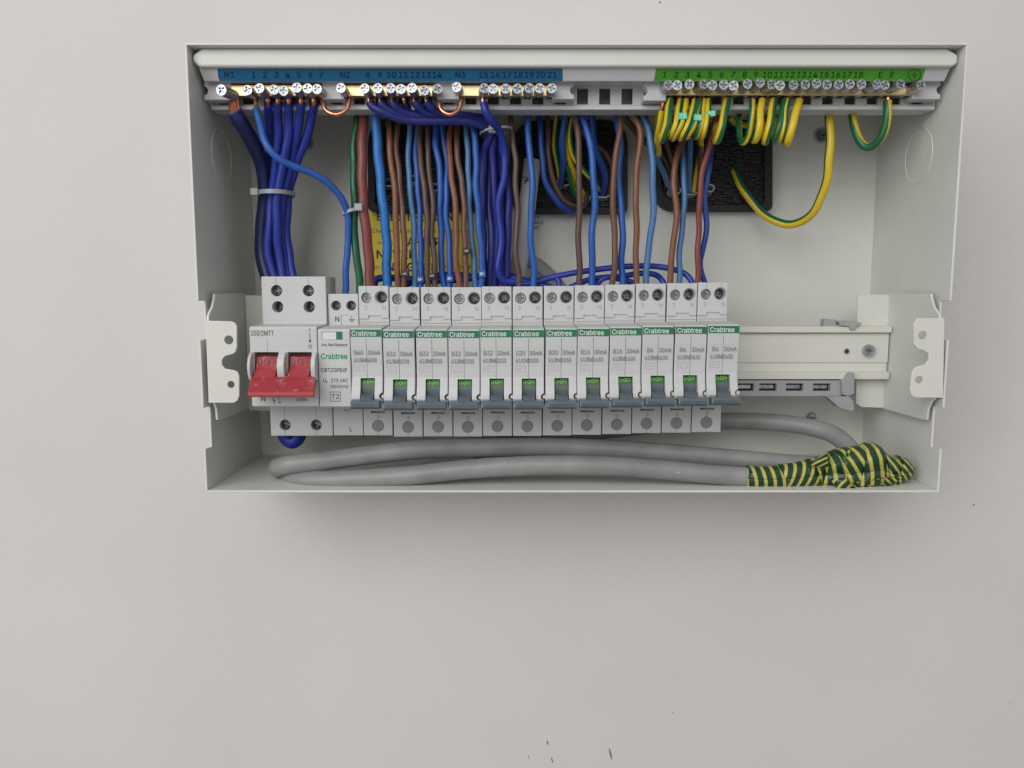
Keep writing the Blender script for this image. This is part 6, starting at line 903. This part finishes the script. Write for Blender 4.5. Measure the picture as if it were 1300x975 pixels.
eloop(894, 884, 174, 1.75, 'green-edged earth loop just left of the third mint marker', .92, .004)
eloop(900, 893, 174, 1.75, 'yellow earth loop carrying the third mint marker', .42, .002)
eloop(923, 912, 179, 2.2, 'wide yellow earth loop standing apart below terminal 6', .36)
wire([(955, 117, 77), (955, 127, 78), (954, 150, 80), (949, 172, 79), (943, 181, 76), (939, 178, 72), (938, 160, 68), (939, 146, 62), (943, 130, 52)], M_gy, 1.7, 'tight hairpin earth loop at the left of the right-hand cluster', G_E, phase=.95, ends=3)
eloop(968, 959, 178, 2.1, 'green-faced wide earth loop beside the hairpin one', .82)
eloop(983, 973, 180, 2.15, 'yellow-faced wide earth loop in the middle of the right cluster', .38)
eloop(997, 984, 179, 2.0, 'evenly striped earth loop, third wide one of the right cluster', .12)
eloop(1000, 991, 178, 1.9, 'yellow earth loop second from the right end of the cluster', .42)
eloop(1015, 1000, 182, 2.15, 'earth loop with a green middle stripe at the right end of the cluster', .75)
wire([(842, 119, 76), (842, 130, 77), (840, 140, 76), (837, 160, 72), (835, 178, 62), (836, 195, 50)], M_gy, 2.0, 'striped wire with a bare copper tip outside the left end of the earth bar', G_E, phase=.85, ends=9)
wire([(925, 150, 44), (935, 158, 42), (950, 160, 40), (965, 165, 34)], M_gy, 2.0, 'striped wire lying level in shade behind the right earth cluster', None, phase=.9)
wire([(1054, 130, 56), (1053, 142, 58), (1053, 170, 60), (1052, 200, 60), (1050, 225, 58), (1045, 246, 54), (1034, 268, 48), (1018, 281, 40), (1001, 285, 34), (980, 279, 28), (961, 264, 22), (944, 240, 18), (934, 221, 9), (930, 212, 2)], M_gy, 2.5, 'long striped earth wire hanging in a big bow into the right grommet', None, phase=.82, twist=-.0004)
wire([(1127, 117, 77), (1127, 128, 77), (1126, 148, 78), (1119, 172, 76), (1110, 184, 72), (1101, 187, 69), (1091, 178, 66), (1085, 160, 63), (1082, 142, 60), (1082, 128, 52)], M_gy, 2.3, 'single deep U-shaped earth loop below the letter E', None, phase=.95, twist=.006, ends=3)
# marker sleeves
def marker(px, py, h, wmm, hmm, mat, pm, s, label, rot=0.0, tilt=0.0, cap=1.8):
    c = W(px, py, h); r_ = root('wire_marker', c, label, 'wire marker', 'small numbered marker sleeves on wires'); m = MB()
    m.plate([(c.x+a*math.cos(tilt)-b*math.sin(tilt), c.z+a*math.sin(tilt)+b*math.cos(tilt)) for a, b in ((-wmm/2, -hmm/2), (wmm/2, -hmm/2), (wmm/2, hmm/2), (-wmm/2, hmm/2))], [], h-4.4, h)
    m.build('sleeve', mat, r_, bevel=0.4)
    MB().text(s, c.x, c.z, h+.06, cap, rot=rot+tilt, bold=.015).build('lettering', pm, r_, fix=False)
R90 = math.pi/2
marker(513.5, 347.5, 64.2, 4.4, 3.6, M_black, M_wprint, '1', 'black marker reading 1 on the brown wire of the second breaker', -R90)
marker(548.5, 350, 63, 4.2, 3.4, M_black, M_wprint, '1', 'black marker reading 1 on the dark brown wire of the third breaker', -R90)
marker(592, 318.5, 63.5, 4.8, 3.4, M_black, M_wprint, '1', 'black marker reading 1 set higher than the others', -R90)
marker(533.5, 354.5, 60, 4.2, 4.2, WIRE['midblue'], M_wprint, '6', 'blue marker reading 6 on the wire of the second breaker', -R90, cap=2.4)
marker(571, 353.5, 60.8, 4.2, 4.2, WIRE['midblue'], M_wprint, '6', 'blue marker reading 6 on the wire of the third breaker', -R90, cap=2.4)
marker(612, 347.5, 61.5, 4.2, 4.2, WIRE['blue'], M_wprint, '6', 'blue marker reading 6 on the wire of the fourth breaker', -R90, cap=2.4)
marker(867, 147, 86, 5.0, 3.6, M_mint, M_wprint, '12', 'leftmost mint green marker on the earth loops', tilt=.05)
marker(886.5, 149, 86, 4.6, 3.4, M_mint, M_wprint, '10', 'middle mint green marker, lowest of the three', tilt=-.08)
marker(903, 144, 84, 5.2, 3.2, M_mint, M_wprint, '10', 'rightmost mint green marker, highest of the three', tilt=.12)
# cable ties
def tie(c, rx, ry, label, tilt=0.0, head=(-1, 0), hw=1.2):
    r_ = root('cable_tie', c, label, 'cable tie', 'pale nylon cable ties'); pts = []
    m = MB(); v = []; f = []; n = 36
    for i in range(n):
        a = 2*math.pi*i/n; x, y = rx*math.cos(a), ry*math.sin(a)
        for rr_, dz in ((0, -hw), (.7, -hw), (.7, hw), (0, hw)):
            v.append((c.x+(rx+rr_)*math.cos(a), c.y+(ry+rr_)*math.sin(a), c.z+dz+tilt*x))
    for i in range(n):
        j = (i+1) % n; f += [(4*i+k, 4*i+(k+1) % 4, 4*j+(k+1) % 4, 4*j+k) for k in range(4)]
    m.add(v, f); m.build('strap', M_tie, r_)
    hx_, hy_ = c.x+head[0]*rx, c.y-ry*.55
    MB().box(hx_-2.4, hx_+2.2, -hy_-1, -hy_+3.6, c.z+tilt*head[0]*rx-2.1, c.z+tilt*head[0]*rx+2.1).build('tie_head', M_tie, r_, bevel=0.6)
tie(W(351, 246, 54), 9.9, 12.5, 'cable tie around the navy bundle above the main switch', 0.0)
tie(W(446.5, 268, 64), 5.0, 4.4, 'cable tie joining the bright blue and the green wire', 0.35, (1, 0), .9)
tie(W(630, 167, 56), 9.0, 11.0, 'cable tie around the navy bundle behind the third neutral bar', 0.15, (-.2, 0), .6)

# ================================================================== GREY CABLE COIL AND TAPE
GP = [(1100, 596, 80), (1060, 601, 82), (1000, 606, 84), (940, 605, 85), (860, 598, 85), (770, 591.5, 85), (690, 590.5, 85), (600, 595, 85), (520, 603.5, 85), (452, 608, 84), (401, 609.5, 82), (375, 607.5, 76), (367, 603, 65), (369, 598, 55), (367, 594, 56), (357, 595, 65), (353, 593, 74),
      (366, 590, 79), (401, 586.5, 79), (452, 580, 76), (520, 572, 72), (600, 568.5, 65), (700, 567, 60), (820, 573, 60), (940, 583, 64), (1040, 592, 70), (1100, 596, 74)]
cab = MB().tube(spline([W(*p) for p in GP], 2.5), 5.55, 28).build('grey_cable', M_sheath, None, org=W(600, 610, 80))
tag(cab, 'thick grey cable coiled twice along the box floor, scuffed', 'cable', 'thick grey cables')
cab2 = MB().tube(spline([W(*p) for p in [(1105, 597, 72), (1088, 582, 64), (1074, 564, 54), (1056, 551, 44), (1026, 542, 34), (977, 536, 27), (921, 534.5, 23), (860, 537, 21), (780, 545, 20), (690, 556, 20), (600, 572, 22)]], 2.5), 5.5, 24).build('grey_cable', M_sheath, None, org=W(977, 540, 25))
tag(cab2, 'grey cable bowing from under the last breakers over to the striped tape', 'cable', 'thick grey cables')
# wear flecks: tiny raised scrapes on the front strand
m = MB()
for px, py, l, cy, ch in ((856, 602, 2.2, 598, 85), (861, 600, 1.2, 598, 85), (858, 605, 2.4, 598, 85), (706, 594, .8, 590.5, 85), (437, 605, .9, 608, 84), (504, 601, .7, 604, 85), (480, 576, .8, 577, 74), (640, 588, .7, 592, 85), (560, 596, .6, 599, 85)):
    h = ch+math.sqrt(5.55**2-((py-cy)*.445)**2)+.06; c = W(px, py, h)
    m.add([(c.x-l/2, c.y, c.z), (c.x+l*.2, c.y-.05, c.z-.3), (c.x+l/2, c.y, c.z+.15), (c.x-l*.1, c.y, c.z+.35)], [(0, 1, 2, 3)])
m.build('scrape', M_wprint, cab, fix=False)

tape = root('tape_wrap', W(1080, 620, 82), 'green and yellow striped tape wrapped in a crumpled lump round the cable ends', 'tape')
rg = random.Random(3)
# axis stations: px, top, bottom, half depth mm, h
ST = [(946, 592, 617.5, 5.75, 84.5), (970, 593.5, 619, 5.8, 84.5), (992, 591, 619, 6.3, 84), (1012, 588, 618.5, 7.0, 83), (1028, 584, 617.5, 7.8, 82), (1048, 577, 616, 8.5, 80), (1060, 574, 618, 10, 80), (1074, 571, 620, 10.5, 80),
      (1092, 567, 620, 10.5, 80), (1108, 564, 618, 10, 80), (1117, 572, 617, 9.5, 80), (1124, 580, 616, 8.5, 80), (1140, 581, 610, 7.5, 79), (1150, 586, 606, 5.5, 79), (1158.5, 595, 602, 2.0, 78)]
def station(u):                                                  # u in 0..len-1
    i = max(0, min(len(ST)-2, int(u))); t = u-i; a, b = ST[i], ST[i+1]; return [a[k]*(1-t)+b[k]*t for k in range(5)]
SUR = {}
def surf(u, ang, off):
    s = station(max(0, min(len(ST)-1.001, u))); top, bot = W(s[0], s[1], s[4]), W(s[0], s[2], s[4]); c = (top+bot)/2; rz = (top.z-bot.z)/2
    k = 1+0.035*math.sin(ang*3+u*2.2)*(u > 4)+0.025*math.sin(ang*5-u*3.7)*(u > 4)
    ca, sa = math.cos(ang), math.sin(ang); q = 0.86 if u > 4.5 else 1.0                  # squared-off section for the lump
    ca = math.copysign(abs(ca)**q, ca); sa = math.copysign(abs(sa)**q, sa)
    return Vector((c.x, c.y-(s[3]*k+off)*ca, c.z+(rz*k+off)*sa))
def band(u0, u1, tilt, off, per, skew, ph, name='tape_band', crumple=0.3):
    m = MB(); n = 30 if u0 < 4 else 13; R_ = max(3, int((u1-u0)*(3 if u0 < 4 else 1.6))); V = []; UV = []
    for i in range(R_+1):
        for k in range(n+1):
            ang = 2*math.pi*k/n; u = u0+(u1-u0)*i/R_+tilt*math.sin(ang)
            p = surf(u, ang, off+(rg.uniform(-crumple, crumple) if 0 < i < R_ and 0 < k < n else 0)); V.append(p)
            UV.append(((p.x), (p.x+skew*(p.z))/per+ph))
    f = []; uv = []
    for i in range(R_):
        for k in range(n):
            q = (i*(n+1)+k, i*(n+1)+k+1, (i+1)*(n+1)+k+1, (i+1)*(n+1)+k); f.append(q); uv.append([UV[j] for j in q])
    m.add(V, f, uv); o = m.build(name, M_tape, tape, angle=22)
    s = o.modifiers.new('thick', 'SOLIDIFY'); s.thickness = 0.18*MM; s.offset = 0
    return o
band(0.0, 4.6, 0.12, 0.25, 5.3, 0.22, 0.1, crumple=.05)
band(2.0, 4.3, -0.3, 0.5, 5.0, -0.35, 0.5, crumple=.05)
band(4.2, 14.0, 0.0, 0.1, 5.6, 0.30, 0.2, crumple=.25)
band(4.7, 8.2, 0.35, 0.7, 6.0, 0.22, 0.0)
band(6.3, 9.2, -0.5, 1.1, 6.2, 0.55, 0.3)
band(7.6, 9.6, 0.35, 1.6, 6.0, 0.16, 0.6, crumple=.06)
band(10.4, 13.0, -0.5, 0.9, 5.0, 0.75, 0.2)
band(11.6, 13.7, 0.5, 1.4, 4.6, 0.9, 0.7)
# end closure and two loose flaps of tape
def flap(pts, h, per, skew, ph, hd=1.0):
    m = MB(); V = [W(x, y, h+dh) for x, y, dh in pts]; uv = [(p.x, (p.x+skew*p.z)/per+ph) for p in V]; m.add(V, [tuple(range(len(V)))], [uv])
    o = m.build('tape_flap', M_tape, tape, fix=False); s = o.modifiers.new('thick', 'SOLIDIFY'); s.thickness = 0.2*MM
flap([(1026, 588, 0), (1050, 574, 1), (1052, 594, 2), (1030, 591, 1)], 91, 5.2, -1.8, .3)
flap([(1054, 608, 0), (1074, 607, 1.0), (1090, 623.5, 0), (1066, 626, 0)], 93, 5.6, -.8, .1)
flap([(1086, 625, 0), (1080, 613, 0), (1118, 607, 1), (1146, 604, -2), (1158, 599, -6), (1131, 617, -4)], 91.5, 4.6, 1.2, .4)
for o in list(bpy.data.objects):
    if o.name.startswith('cutter'): bpy.data.objects.remove(o)
